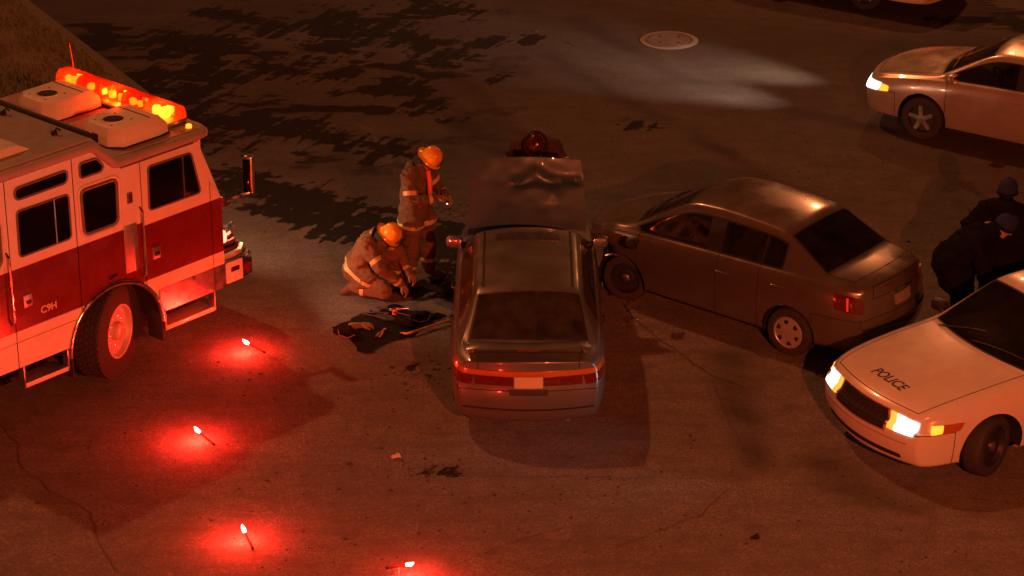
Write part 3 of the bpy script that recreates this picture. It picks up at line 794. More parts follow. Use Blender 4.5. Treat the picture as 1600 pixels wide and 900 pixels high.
# tail lamps: an amber bar over red lenses across the whole rear
patch(C1, 'amber_reflector_bar', 'rear', [(-.57, .752), (.57, .752), (.57, .808), (-.57, .808)], M['ambl'], nu=40, nv=3, rr=.02, off=.010)
for sd in (1, -1):
    a0, a1 = (sd * .16, sd * .57); lo, hi = min(a0, a1), max(a0, a1)
    patch(C1, 'tail_lens', 'rear', [(lo, .655), (hi, .655), (hi, .750), (lo, .750)], M['redlens'], nu=20, nv=4, rr=.04, off=.008)
    # corner lamp wraps from the rear on to the flank
    q = [(180 - sd * 53, .645), (180 - sd * 80, .665), (180 - sd * 80, .746), (180 - sd * 53, .746)]
    patch(C1, 'tail_lamp', ('rad', -1.76, 0), q, M['redlens'], nu=20, nv=5, rr=.06, off=.008)
    q = [(180 - sd * 53, .752), (180 - sd * 81, .765), (180 - sd * 81, .822), (180 - sd * 53, .808)]
    patch(C1, 'turn_lamp', ('rad', -1.76, 0), q, M['ambl'], nu=20, nv=3, rr=.06, off=.009)
patch(C1, 'number_plate', 'rear', [(-.15, .638), (.15, .638), (.15, .752), (-.15, .752)], M['plate'], nu=10, nv=5, rr=.03, off=.016)
patch(C1, 'plate_recess', 'rear', [(-.20, .555), (.20, .555), (.215, .622), (-.215, .622)], M['plastic'], nu=14, nv=4, rr=.05, off=.004)
patch(C1, 'bumper_moulding', 'rear', [(-.70, .375), (.70, .375), (.70, .395), (-.70, .395)], M['plastic'], nu=30, nv=2, rr=.02, off=.006)
exhaust(C1, -2.22, -.42, .235)
# rear spoiler on two feet
bm = B(); pts = []
for k in range(25):
    y = -.66 + 1.32 * k / 24; pts.append(y)
prof = [(.13, -.012), (.10, .016), (.02, .026), (-.05, .024), (-.075, .012), (-.05, -.004), (.05, -.012)]
rings = []
for y in pts:
    x0 = -2.03 - .10 * (1 - (y / .8) ** 2); dz = -.03 * max(0, abs(y) - .55) / .11
    rings.append([bm.verts.new((x0 + px + .02, y, 1.015 + pz + dz)) for px, pz in prof])
for a, b in zip(rings[:-1], rings[1:]):
    for k in range(len(prof)): bm.faces.new((a[k], a[(k + 1) % len(prof)], b[(k + 1) % len(prof)], b[k]))
bm.faces.new(rings[0]); bm.faces.new(rings[-1][::-1])
sp = obj('rear_spoiler', bm, pc, root, smooth=60)
for sd in (1, -1):
    bm = B(); box(bm, (-2.0, sd * .60, .975), (.12, .06, .10), .02); obj('spoiler_foot', bm, pc, sp)
bm = B(); box(bm, (-2.150, 0, 1.005), (.02, .24, .018), .004); obj('brake_lamp', bm, M['redlens'], sp)
# sunroof panel, roof drip channels
patch(C1, 'sunroof', 'top', [(.02, -.37), (.02, .37), (.26, .35), (.26, -.35)], mat('smoked sunroof', (.05, .05, .05), .3, coat=.5, var=.2, scale=12), nu=14, nv=6, rr=.12, off=.003)
for sd in (1, -1):
    sm = B(); p_ = []
    for k in range(15):
        x = -1.12 + 1.52 * k / 14; h = C1.bvh.ray_cast(Vector((x, sd * .485, 4)), Vector((0, 0, -1))); p_.append(h[0] + Vector((0, 0, .004)))
    tube(sm, p_, .012, 6); obj('roof_channel', sm, M['plastic'], root)
# engine and bay
bm = B(); box(bm, (1.62, .05, .55), (.55, .75, .34), .05); box(bm, (1.55, -.32, .60), (.3, .25, .28), .05); tube(bm, [(1.4, -.1, .75), (1.6, .1, .80), (1.85, .15, .74)], .05, 8); obj('engine', bm, M['engine'], root)
bm = B(); box(bm, (1.35, .48, .62), (.2, .26, .22), .02); obj('battery', bm, M['plastic'], root)
bm = B(); box(bm, (1.08, 0, .62), (.03, 1.3, .5), .005); obj('firewall', bm, M['matte'], root)
# the raised hood, creased where it buckled
vs, ns, fs = C1.hood
hx, hz = 1.03, .955
ca, sa = math.cos(R(93)), math.sin(R(93))
bm = B(); tv, bv = [], []
for (x, y, z) in vs:
    dx, dz = (x - hx) * .84, z - hz; y *= 1.10
    k = dx                                           # distance from the hinge
    # buckle: a V shaped ridge near the front edge, a fold line across, a small ding
    fold = .055 * math.exp(-((k - .68) / .035) ** 2) * (1 if -.62 < y < .2 else .35)
    vee = .075 * math.exp(-((k - .78 + .55 * abs(y - -.10)) / .07) ** 2) * max(0, 1 - abs(y + .10) / .34)
    rip = .012 * noise.noise(Vector((x * 6, y * 5, 3))) * min(1, max(0, k) * 1.5)
    cup = -.03 * (y / .7) ** 2 * k
    up = dz + vee + fold * .8 + rip + cup
    for lst, o in ((tv, 0.0), (bv, -.022)):
        u = up + o; lst.append(bm.verts.new((hx + dx * ca - u * sa, y, hz + dx * sa + u * ca)))
for f in fs:
    bm.faces.new([tv[i] for i in f]); bm.faces.new([bv[i] for i in reversed(f)])
bd = {}
for f in fs:
    for a, b in zip(f, f[1:] + f[:1]): bd[(a, b)] = bd.get((a, b), 0) + 1
for (a, b) in bd:
    if (b, a) not in bd: bm.faces.new((tv[b], tv[a], bv[a], bv[b]))
ho = obj('hood', bm, mat('hood paint tinted for cool light', (0.030, 0.070, 0.098), .45, .2, coat=.35, var=.25, scale=5), root, smooth=60); ho['label'] = 'raised dented hood with a V shaped buckle'  # same paint as the car; a cool light tint is put into the colour
bm = B(); tube(bm, [(1.75, -.55, .78), (1.10, -.50, 1.55)], .007, 6); obj('hood_prop', bm, M['steel'], root)

# ---------------------------------------------------------------- grey sedan that ran into it
def sedan_crush(co):                                   # its front left corner is pushed in
    x, y, z = co[:, 0], co[:, 1], co[:, 2]
    k = np.clip((x - 1.25) / .8, 0, 1) * np.clip((y + .35) / 1.0, 0, 1) * np.where(z > .70, .28, 1.0)
    nz = np.array([noise.noise(Vector((a * 5, b * 5, c * 5))) for a, b, c in co[k > 0]]) if (k > 0).any() else 0
    co[k > 0, 0] -= (k[k > 0] ** 1.2) * (.46 + .20 * nz); co[k > 0, 2] += k[k > 0] * (.20 * nz + .02); co[k > 0, 1] -= (k[k > 0] ** 2) * (.14 + .12 * nz)
root = thing('grey_sedan', 'dark grey sedan with crumpled front corner against the hood-up car', 'car', (2.80, 27.70, 0), R(141.0))
Sg = dict(r=.29, axf=1.29, axr=-1.08, rail=.70, bump_z=(.42, .62), doors=(4, 9), rb=2, fb=2, deform=[sedan_crush], glassm=M['glass'], q=4,
    idx=dict(deck=2, rr=3, b0=6, b1=7, rf=8, cowl=9),
    st=[ST(-1.90, .67, .93, 1.03, bow=-.15, dx={0: .06, 1: -.03, 2: -.08, 3: -.07}), ST(-1.76, .765, .965, 1.065, bow=-.11), ST(-1.42, .815, .985, 1.095, bow=-.10),
        ST(-.86, .825, .975, 1.44, 'g', bow=-.07), ST(-.66, .825, .97, 1.468, 'g'), ST(-.42, .825, .965, 1.485, 'g'), ST(-.03, .825, .955, 1.50, 'g'), ST(.06, .825, .953, 1.50, 'g'), ST(.42, .825, .945, 1.475, 'g', bow=.12),
        ST(1.13, .81, .91, 1.02, bow=.20), ST(1.42, .80, .88, .965, bow=.18), ST(1.78, .76, .80, .86, bow=.18), ST(1.97, .68, .72, .76, bow=.18), ST(2.06, .60, .64, .67, bow=.17, dx={2: .03, 3: .03})])
pg = paint('graphite paint', (0.165, 0.142, 0.122), .6, .27, .12)
C2 = make_car(Sg, pg, root)
for sd in (1, -1):
    wheel(root, -1.08, sd * .715, .29, .18, 'cap'); wheel(root, 1.29, sd * .715 if sd < 0 else .66, .29, .18, 'cap' if sd < 0 else 'steel', steer=R(14))  # front left: dark wheel instead of the hub cap, to imitate shade
    if sd < 0: mirror(C2, .98, sd, .97, pg, .82)
    handle(C2, -.16, sd, .80, pg); handle(C2, -.92, sd, .84, pg)
    q = [(180 - sd * 53, .70), (180 - sd * 79, .74), (180 - sd * 80, .93), (180 - sd * 56, .90)]
    t = patch(C2, 'tail_lamp', ('rad', -1.50, 0), q, M['redlens'], nu=18, nv=8, rr=.30, off=.010)
    q = [(180 - sd * 66.5, .74), (180 - sd * 68, .74), (180 - sd * 69, .89), (180 - sd * 67, .89)]
    patch(C2, 'brake_lens', ('rad', -1.50, 0), q, M['tailhot'], parent=t, nu=3, nv=10, rr=.1, off=.014)
patch(C2, 'number_plate', 'rear', [(-.155, .70), (.155, .70), (.155, .82), (-.155, .82)], mat('dusty plate', (0.22, 0.2, 0.17), .5, var=.3, scale=25), nu=8, nv=5, rr=.03, off=.012)
patch(C2, 'plate_garnish', 'rear', [(-.22, .845), (.22, .845), (.22, .872), (-.22, .872)], M['chrome'], nu=10, nv=2, rr=.03, off=.016)
patch(C2, 'bumper_moulding', 'rear', [(-.66, .50), (.66, .50), (.66, .535), (-.66, .535)], M['plastic'], nu=30, nv=3, rr=.02, off=.006)
patch(C2, 'fuel_flap', 'left', [(-1.42, .74), (-1.25, .74), (-1.25, .87), (-1.42, .87)], pg, nu=6, nv=6, rr=.12, off=.004)
patch(C2, 'door_moulding', 'left', [(-.70, .615), (.92, .59), (.92, .63), (-.70, .655)], pg, nu=40, nv=2, rr=.02, off=.010)
bm = B(); tube(bm, [(.99, .86, .90), (1.02, .97, .88)], .025, 8); box(bm, (1.0, 1.0, .90), (.10, .16, .12), .035, Matrix.Rotation(R(35), 3, 'X')); obj('wing_mirror', bm, M['plastic'], root)
wipers(C2, 1.12, 1.05, [(-.55, .05), (.0, .6)])
patch(C2, 'headlamp', 'front', [(-.56, .56), (-.30, .54), (-.28, .66), (-.52, .70)], M['glass'], nu=8, nv=6, rr=.3, off=.006)
patch(C2, 'front_grille', 'front', [(-.22, .54), (.10, .54), (.10, .64), (-.22, .64)], M['plastic'], nu=8, nv=4, rr=.1, off=.006)
# buckled strip of fender hanging at the corner
bm = B(); rg = random.Random(5)
for k in range(3):
    p0 = Vector((1.40 - .1 * k, .60 + .05 * k, .80 - .1 * k)); pts = [p0]
    for j in range(5): pts.append(pts[-1] + Vector((rg.uniform(.02, .09), rg.uniform(-.05, .05), rg.uniform(-.06, .04))))
    tube(bm, pts, [.02, .025, .02, .016, .012, .006], 5)
obj('torn_fender_trim', bm, pg, root)

# ---------------------------------------------------------------- police cruiser
root = thing('police_car', 'white police sedan with lit headlights and black lettering on hood', 'car', (6.03, 25.16, 0), R(208.5))
Sp = dict(r=.335, axf=1.74, axr=-1.17, rail=.72, bump_z=(.44, .64), doors=(4, 8), rb=2, fb=2, glassm=M['dglass'], hoodfull=0,
    idx=dict(deck=2, rr=3, b0=5, b1=6, rf=7, cowl=8),
    st=[ST(-2.60, .86, .92, 1.01, bow=-.10, dx={2: -.06, 3: -.06}), ST(-2.35, .96, .95, 1.04, bow=-.08), ST(-1.72, .985, .97, 1.07, bow=-.10),
        ST(-1.05, .99, .965, 1.40, 'g', bow=-.06), ST(-.82, .99, .96, 1.43, 'g'), ST(-.12, .99, .955, 1.445, 'g'), ST(-.02, .99, .955, 1.445, 'g'), ST(.42, .985, .945, 1.43, 'g', bow=.10),
        ST(1.10, .98, .92, 1.01, bow=.24), ST(1.42, .975, .90, .99, bow=.22), ST(1.85, .965, .86, .945, bow=.20), ST(2.25, .94, .81, .885, bow=.20), ST(2.46, .89, .755, .81, bow=.20, dx={2: .0, 3: .0}), ST(2.52, .82, .705, .755, bow=.19, dx={0: -.04, 1: .03, 2: .09, 3: .085, 4: .02})])
pw = mat('police white paint', (0.62, 0.60, 0.56), .28, 0, coat=.8, var=.05, scale=4, dust=.05)
C3 = make_car(Sp, pw, root)
for sd in (1, -1):
    wheel(root, -1.17, sd * .86, .335, .225, 'steel'); wheel(root, 1.74, sd * .86, .335, .225, 'steel', steer=R(22))
    mirror(C3, 1.0, sd, .98, pw if sd > 0 else M['plastic'], .98); handle(C3, .02, sd, .84, pw); handle(C3, -.95, sd, .85, pw)
    a = lambda y0, z0, y1, z1, y2, z2, y3, z3: ([(y0, z0), (y1, z1), (y2, z2), (y3, z3)] if sd > 0 else [(-y1, z1), (-y0, z0), (-y3, z3), (-y2, z2)])
    hl = patch(C3, 'headlamp', 'front', a(.535, .585, .765, .590, .765, .722, .505, .748), M['hotwhite'], nu=14, nv=8, rr=.12, off=.012)
    patch(C3, 'amber_lens', 'front', a(.452, .588, .532, .585, .502, .748, .425, .752), M['warmlamp'], parent=hl, nu=4, nv=8, rr=.10, off=.012)
    s2 = 'left' if sd > 0 else 'right'
    sl = patch(C3, 'side_lamp', ('rad', 2.0, 0), [(sd * 61, .612), (sd * 80, .635), (sd * 83.5, .715), (sd * 62, .722)] if sd > 0 else [(-80, .635), (-61, .612), (-62, .722), (-83.5, .715)], M['ambl'], nu=16, nv=6, rr=.10, off=.010)
    patch(C3, 'lit_turn_lens', ('rad', 2.0, 0), [(sd * 61, .625), (sd * 68, .635), (sd * 69, .715), (sd * 61.5, .715)] if sd > 0 else [(-68, .635), (-61, .625), (-61.5, .715), (-69, .715)], M['hotamber'], parent=sl, nu=6, nv=6, rr=.2, off=.014)
    spot(root, (2.82, sd * .60, .66), (1, -.50, -.008), 46, (1.0, .90, .80), 46, .9, .05)
gr = patch(C3, 'grille', 'front', [(-.42, .548), (.42, .548), (.39, .752), (-.39, .752)], M['matte'], nu=24, nv=8, rr=.18, off=.006)
for k in range(9):
    y = -.32 + .08 * k; patch(C3, 'grille_bar', 'front', [(y - .007, .562), (y + .007, .562), (y + .007, .738), (y - .007, .738)], M['steelwheel'], parent=gr, nu=2, nv=8, rr=.02, off=.016)
for k in range(4):
    z = .590 + .040 * k; patch(C3, 'grille_bar', 'front', [(-.375, z - .005), (.375, z - .005), (.375, z + .005), (-.375, z + .005)], M['steelwheel'], parent=gr, nu=24, nv=2, rr=.02, off=.014)
tr = patch(C3, 'grille_surround', 'front', [(-.445, .532), (.445, .532), (.41, .764), (-.41, .764)], M['steel'], nu=24, nv=8, rr=.18, off=.003)
patch(C3, 'air_intake', 'front', [(-.62, .285), (.62, .285), (.62, .335), (-.62, .335)], M['matte'], nu=30, nv=3, rr=.08, off=.005)
patch(C3, 'bumper_rub_strip', 'front', [(-.70, .475), (.70, .475), (.70, .490), (-.70, .490)], mat('bumper seam grey', (.35, .33, .3), .6), nu=36, nv=2, rr=.02, off=.004)
decal_text(C3, 'POLICE', 'top', (2.40, 0.02, 1), (0, 1, 0), (-1, 0, 0), .16, M['pblack'], C3.root, 'hood_lettering', shear=.25)
patch(C3, 'side_stripe', 'left', [(-1.0, .505), (1.18, .505), (1.18, .565), (-1.0, .565)], M['pblue'], nu=40, nv=2, rr=.01, off=.003)
patch(C3, 'side_stripe', 'left', [(-1.0, .575), (1.18, .575), (1.18, .59), (-1.0, .59)], M['redlens'], nu=40, nv=2, rr=.01, off=.003)
decal_text(C3, 'POLICE', 'left', (.30, 1, .735), (-1, 0, 0), (0, 0, 1), .30, M['pblack'], C3.root, 'door_lettering')
wipers(C3, 1.28, 1.12, [(-.62, -.02), (-.05, .62)])
# roof light bar (unlit)
bm = B(); box(bm, (-.28, 0, 1.53), (.30, 1.16, .12), .045); lb = obj('roof_light_bar', bm, M['dglass'], root)
bm = B(); box(bm, (-.28, 0, 1.475), (.26, 1.08, .03), .008); obj('light_bar_tray', bm, M['plastic'], lb)
for sd in (1, -1):
    bm = B(); box(bm, (-.28, sd * .45, 1.445), (.08, .06, .06), .01); obj('light_bar_foot', bm, M['plastic'], lb)
bm = B(); tube(bm, [(1.05, .95, .95), (1.02, 1.08, 1.02)], .014, 6); lathe(bm, [(.0005, -.06), (.05, -.05), (.06, .02), (.06, .05), (.0005, .05)], 16, 'x', (1.05, 1.12, 1.05)); obj('spot_lamp', bm, M['chrome'], root)

# ---------------------------------------------------------------- passing silver sedan
def other_car(name, label, loc, rz, pm, lit, group=None):
    root = thing(name, label, 'car', loc, rz, group)
    S = dict(r=.31, axf=1.36, axr=-1.30, rail=.70, bump_z=(.42, .62), doors=(4, 8), rb=2, fb=2, glassm=M['glass'],
        idx=dict(deck=2, rr=3, b0=5, b1=6, rf=7, cowl=8),
        st=[ST(-2.26, .78, .90, .99, bow=-.13, dx={2: -.06, 3: -.06}), ST(-2.05, .86, .93, 1.02, bow=-.10), ST(-1.58, .885, .95, 1.045, bow=-.10),
            ST(-.88, .89, .945, 1.38, 'g', bow=-.06), ST(-.62, .89, .94, 1.41, 'g'), ST(-.12, .89, .93, 1.425, 'g'), ST(-.03, .89, .93, 1.425, 'g'), ST(.38, .885, .925, 1.405, 'g', bow=.12),
            ST(1.08, .875, .89, .985, bow=.20), ST(1.40, .87, .86, .94, bow=.18), ST(1.80, .85, .80, .87, bow=.18), ST(2.12, .79, .73, .79, bow=.18), ST(2.22, .72, .67, .72, bow=.17, dx={2: .06, 3: .06})])
    C = make_car(S, pm, root)
    for sd in (1, -1):
        wheel(root, -1.30, sd * .775, .31, .20, 'spoke'); wheel(root, 1.36, sd * .775, .31, .20, 'spoke')
        mirror(C, .95, sd, .95, pm, .88); handle(C, -.02, sd, .82, pm); handle(C, -.85, sd, .84, pm)
        a = lambda *p: ([tuple(x) for x in p] if sd > 0 else [(-p[1][0], p[1][1]), (-p[0][0], p[0][1]), (-p[3][0], p[3][1]), (-p[2][0], p[2][1])])
        hm = M['hotwhite'] if lit == 'front' else M['glass']
        patch(C, 'headlamp', ('rad', 1.6, 0), [(sd * 22, .545), (sd * 60, .575), (sd * 62, .69), (sd * 22, .675)] if sd > 0 else [(-60, .575), (-22, .545), (-22, .675), (-62, .69)], hm, nu=16, nv=6, rr=.15, off=.012)
        patch(C, 'turn_lamp', ('rad', 1.6, 0), [(sd * 61, .58), (sd * 70, .60), (sd * 70, .67), (sd * 63, .68)] if sd > 0 else [(-70, .60), (-61, .58), (-63, .68), (-70, .67)], M['hotamber'] if lit == 'front' else M['ambl'], nu=8, nv=5, rr=.15, off=.012)
        patch(C, 'tail_lamp', ('rad', -1.75, 0), [(180 - sd * 36, .68), (180 - sd * 74, .70), (180 - sd * 75, .84), (180 - sd * 36, .84)], M['tailhot'], nu=18, nv=6, rr=.12, off=.010)
        patch(C, 'side_moulding', 'left' if sd > 0 else 'right', [(-.92, .52), (.90, .52), (.90, .565), (-.92, .565)], pm, nu=40, nv=2, rr=.02, off=.014)
    patch(C, 'number_plate', 'rear', [(-.15, .68), (.15, .68), (.15, .80), (-.15, .80)], M['plate'], nu=8, nv=5, rr=.03, off=.012)
    patch(C, 'grille', 'front', [(-.32, .56), (.32, .56), (.30, .66), (-.30, .66)], M['matte'], nu=16, nv=5, rr=.15, off=.008)
    wipers(C, 1.12, 1.04, [(-.6, .0), (-.02, .6)])
    if lit == 'rear':
        for sd in (1, -1):
            lo, hi = min(sd * .40, sd * .66), max(sd * .40, sd * .66); patch(C, 'bumper_reflector', 'rear', [(lo, .40), (hi, .40), (hi, .50), (lo, .50)], M['tailhot'], nu=10, nv=3, rr=.05, off=.01)
    if lit == 'front':
        for sd in (1, -1): spot(root, (2.50, sd * .62, .62), (1, .06 - sd * .03, -.15), 900, (1.0, .66, .46), 38, 1.0, .18)
    return C
other_car('passing_sedan', 'champagne silver sedan with lit headlights driving past', (7.28, 33.34, 0), R(146.5), paint('champagne paint', (0.48, 0.42, 0.36), .45, .28, .15), 'front')
other_car('departing_car', 'cream car with red tail lamps driving away beyond the manhole', (5.02, 40.66, 0), R(146), mat('cream car paint', (0.72, 0.66, 0.42), .3, coat=.6, var=.05), 'rear')
# ================================================================ fire engine
FE = thing('fire_engine', 'red and white fire engine cab with glowing red roof light bar', 'fire engine', (-5.289, 26.637, 0), R(48))
YS = 1.225                                              # half width
WA, WZ, WR = -.03, .50, .665                            # wheel arch centre and radius in (x, z)
def arch_z(x):
    d = WR * WR - (x - WA) ** 2
    return WZ + math.sqrt(d) if d > 0 else -9
def splate(name, x0, x1, lo, hi, m, y0=YS - .004, th=.016, parent=FE, both=True, kids=None, step=.04):
    """a side skin panel between x0 and x1; lo / hi numbers or functions; cut by the wheel arch"""
    out = None
    for sd in ((-1, 1) if both else (-1,)):
        n = max(2, int((x1 - x0) / step)); bm = B(); xs = [x0 + (x1 - x0) * k / n for k in range(n + 1)]
        cols = []
        for x in xs:
            a = lo(x) if callable(lo) else lo; b = hi(x) if callable(hi) else hi
            az = arch_z(x); a = max(a, az) if az > a else a
            cols.append((x, a, b))
        prev = None
        for (x, a, b) in cols:
            if a >= b - .002: prev = None; continue
            v = [bm.verts.new((x, sd * y0, a)), bm.verts.new((x, sd * y0, b)), bm.verts.new((x, sd * (y0 + th), b)), bm.verts.new((x, sd * (y0 + th), a))]
            if prev is not None:
                for k in range(4): bm.faces.new((prev[k], prev[(k + 1) % 4], v[(k + 1) % 4], v[k]))
            else: bm.faces.new(v)
            prev = v; last = v
        if prev is not None: bm.faces.new(prev[::-1])
        o = obj(name, bm, m, parent, smooth=30)
        if sd == -1: out = o
    return out
def roof_z(x):                                          # underside line of the gutter
    if x < -.19: return 2.775
    if x < .11: return 2.775 - (x + .19) / .30 * .285
    return 2.49
g = .007
# core of the cab
prof = [(-2.05, .62), (-.74, .62)] + [(WA - WR * math.cos(R(a)), WZ + WR * math.sin(R(a))) for a in range(12, 170, 8)] + [(.68, .62), (1.575, .62), (1.60, 1.72), (1.345, 2.36), (1.345, 2.55), (.12, 2.55), (-.20, 2.84), (-2.05, 2.84)]
bm = B(); prism(bm, prof, -YS + .012, YS - .012); obj('cab_core', bm, M['twhite'], FE)
# doors and skin: lower white skirt, red middle, white upper
def door(x0, x1, bottom, upper):
    lowm = splate('skirt_panel', x0 + g, x1 - g, bottom, .915, M['twhite'])
    splate('skirt_stripe', x0 + g, x1 - g, .925, 1.045, M['twhite'], y0=YS - .002)
    splate('red_panel', x0 + g, x1 - g, 1.048, 1.755, M['tred'])
    splate('white_panel', x0 + g, x1 - g, 1.758, upper, M['twhite'])
door(-2.05, -1.38, .62, lambda x: roof_z(x) - .004)
door(-1.38, -.485, .62, lambda x: roof_z(x) - .004)
door(-.485, .44, .62, lambda x: roof_z(x) - .004)
# front door with polished lower panel
splate('kick_plate', .62, 1.43, .60, .888, M['steel'], th=.020); splate('kick_plate', 1.437, 1.60, .60, .888, M['steel'], th=.020)
for a, b in ((.44, 1.43), (1.43, 1.60)):
    splate('skirt_stripe', a + g, b - g, .892, 1.05, M['twhite'])
    splate('red_panel', a + g, b - g, 1.053, 1.71, M['tred'])
splate('white_panel', .44 + g, 1.43 - g, 1.713, lambda x: min(2.475, 2.475 if x < 1.30 else 2.475 - (x - 1.30) * 4.2), M['twhite'])
splate('white_panel', 1.43 + g, 1.575, 1.713, lambda x: max(1.73, 1.93 - (x - 1.437) * 1.5), M['twhite'])
# seams
for x in (-1.38, -.485, .44, 1.43):
    z1 = roof_z(x) - .01 if x < 1.4 else 1.95; z0 = max(.62, arch_z(x))
    for sd in (-1, 1):
        bm = B(); box(bm, (x, sd * (YS - .002), (z0 + z1) / 2), (.012, .012, z1 - z0)); obj('door_gap', bm, M['matte'], FE)
# windows
def window(poly, fr=.028, divider=None, r=.05):
    for sd in (-1, 1):
        P_ = rpoly(poly, r, 5); c = Vector((sum(p[0] for p in P_) / len(P_), sum(p[1] for p in P_) / len(P_)))
        bm = B(); prism(bm, P_, sd * YS, sd * (YS + .020)); gl = obj('cab_window', bm, M['tglass'], FE)
        bm = B(); ring = []
        for p in P_: ring.append(Vector((p[0], sd * (YS + .016), p[1])))
        tube(bm, ring, fr * .5, 6, closed=True); obj('window_frame', bm, M['frame'], gl)
        if fr > .03:
            bm = B(); tube(bm, [Vector((c.x + (p.x - c.x) * (1 + fr * 1.1 / max(.1, abs(Vector((p.x - c.x, p.z - c.y)).length))), p.y, c.y + (p.z - c.y) * (1 + fr * 1.1 / max(.1, Vector((p.x - c.x, p.z - c.y)).length)))) for p in ring], fr * .42, 6, closed=True); obj('window_rim', bm, M['twhite'], gl)
        if divider is not None:
            zs = [p[1] for p in P_ if True]; z0, z1 = poly[0][1], poly[2][1]
            bm = B(); box(bm, (divider, sd * (YS + .022), (z0 + z1) / 2), (.014, .012, z1 - z0)); obj('window_divider', bm, M['steel'], gl)
window([(.535, 1.87), (1.29, 1.865), (1.175, 2.375), (.55, 2.385)], .026, 1.045)
window([(-.385, 1.865), (.085, 1.865), (.10, 2.38), (-.395, 2.38)], .040, r=.08)
window([(-1.255, 1.88), (-.56, 1.885), (-.56, 2.395), (-1.25, 2.40)], .026, -.76)
window([(-1.25, 2.525), (-.56, 2.53), (-.555, 2.67), (-1.255, 2.66)], .030, r=.066)
window([(-.385, 2.52), (-.10, 2.52), (-.06, 2.57), (-.15, 2.69), (-.385, 2.69)], .030, r=.045)
window([(-2.0, 1.86), (-1.50, 1.865), (-1.49, 2.36), (-2.0, 2.36)], .040, r=.08)
# roof: two levels, curved gutter edge along the sides and round the front
roof = [(-2.10, 2.80), (-2.10, 2.915), (-.20, 2.915), (-.17, 2.905), (.115, 2.635), (.15, 2.622), (1.38, 2.615), (1.45, 2.59), (1.475, 2.54), (1.46, 2.49), (1.38, 2.475), (1.34, 2.50), (.12, 2.50), (-.19, 2.785)]
bm = B(); vs = prism(bm, roof, -YS + .02, YS - .02); rf = obj('cab_roof', bm, M['roofp'], FE, smooth=40)
def gutter(sd):
    pts = [(-2.10, 2.83), (-1.2, 2.83), (-.22, 2.83), (-.17, 2.81), (.09, 2.56), (.14, 2.545), (.7, 2.545), (1.28, 2.545)]
    P_ = [Vector((x, sd * (YS - .005), z)) for x, z in pts]
    for k in range(1, 7):
        a = R(15 * k); P_.append(Vector((1.28 + .17 * math.sin(a), sd * (YS - .005 - .17 * (1 - math.cos(a))), 2.545)))
    return P_
P_ = gutter(-1); Q_ = gutter(1)
bm = B(); tube(bm, P_ + Q_[::-1], .062, 10); obj('roof_gutter', bm, M['roofp'], rf, smooth=60)
for sd in (-1, 1):
    bm = B(); tube(bm, [(.16, sd * (YS + .03), 2.488), (1.20, sd * (YS + .03), 2.488)], .012, 6); obj('rain_rail', bm, M['frame'], rf)
# dark cable trough across the step between the two roof levels
bm = B(); box(bm, (-.03, 0, 2.84), (.17, 2.05, .07), .012, Matrix.Rotation(R(43), 3, 'Y')); obj('cable_trough', bm, M['plastic'], rf)
bm = B(); box(bm, (.02, -.98, 2.80), (.10, .10, .10), .015); obj('trough_end', bm, M['matte'], rf)
# air conditioning units with round fans
def ac(x, y):
    bm = B(); poly = [(-.30, -.34), (.20, -.34), (.34, -.32), (.34, .32), (.20, .34), (-.30, .34), (-.42, .20), (-.42, -.20)]
    V0, V1, V2 = [], [], []
    for (u, v) in poly:
        V0.append(bm.verts.new((x + u * 1.02, y + v * 1.02, 2.63))); V1.append(bm.verts.new((x + u, y + v, 2.74))); V2.append(bm.verts.new((x + u * .84 - .02, y + v * .84, 2.835)))
    n = len(poly)
    for A, Bq in ((V0, V1), (V1, V2)):
        for k in range(n): bm.faces.new((A[k], A[(k + 1) % n], Bq[(k + 1) % n], Bq[k]))
    bm.faces.new(V2); bm.faces.new(V0[::-1])
    bmesh.ops.bevel(bm, geom=[e for e in bm.edges], offset=.014, segments=2, affect='EDGES', profile=.5)
    o = obj('air_conditioner', bm, M['acp'], FE, smooth=40)
    bm = B(); lathe(bm, [(.115, 2.835), (.118, 2.846), (.135, 2.848), (.140, 2.834)], 28, 'z', (x - .16, y, 0), close=True); obj('fan_ring', bm, M['acp'], o)
    bm = B(); lathe(bm, [(.114, 2.832), (.114, 2.8385), (.0005, 2.8385)], 28, 'z', (x - .16, y, 0)); fo = obj('fan_opening', bm, M['matte'], o)
    bm = B()
    for k in range(6):
        a = R(60 * k); box(bm, (x - .16 + math.cos(a) * .055, y + math.sin(a) * .055, 2.8405), (.09, .035, .002), rot=Matrix.Rotation(a + .3, 3, 'Z'))
    lathe(bm, [(.03, 2.838), (.03, 2.844), (.0005, 2.844)], 12, 'z', (x - .16, y, 0)); obj('fan_blades', bm, M['plastic'], fo)
    for (u, v) in ((-.30, .14), (-.30, -.14), (-.02, .14), (-.02, -.14)):
        bm = B(); lathe(bm, [(.011, 2.832), (.011, 2.840), (.0005, 2.841)], 8, 'z', (x + u, y + v, 0)); obj('bolt', bm, M['frame'], o)
    bm = B(); box(bm, (x + .14, y, 2.838), (.012, .52, .008)); obj('lid_seam', bm, M['frame'], o)
    bm = B(); prism(bm, [(p[0] * 1.05 + x, p[1] * 1.05 + y) for p in poly], 2.60, 2.634, (0, 1, 2)); obj('gasket', bm, M['matte'], o)
ac(.66, -.76); ac(.70, .44)
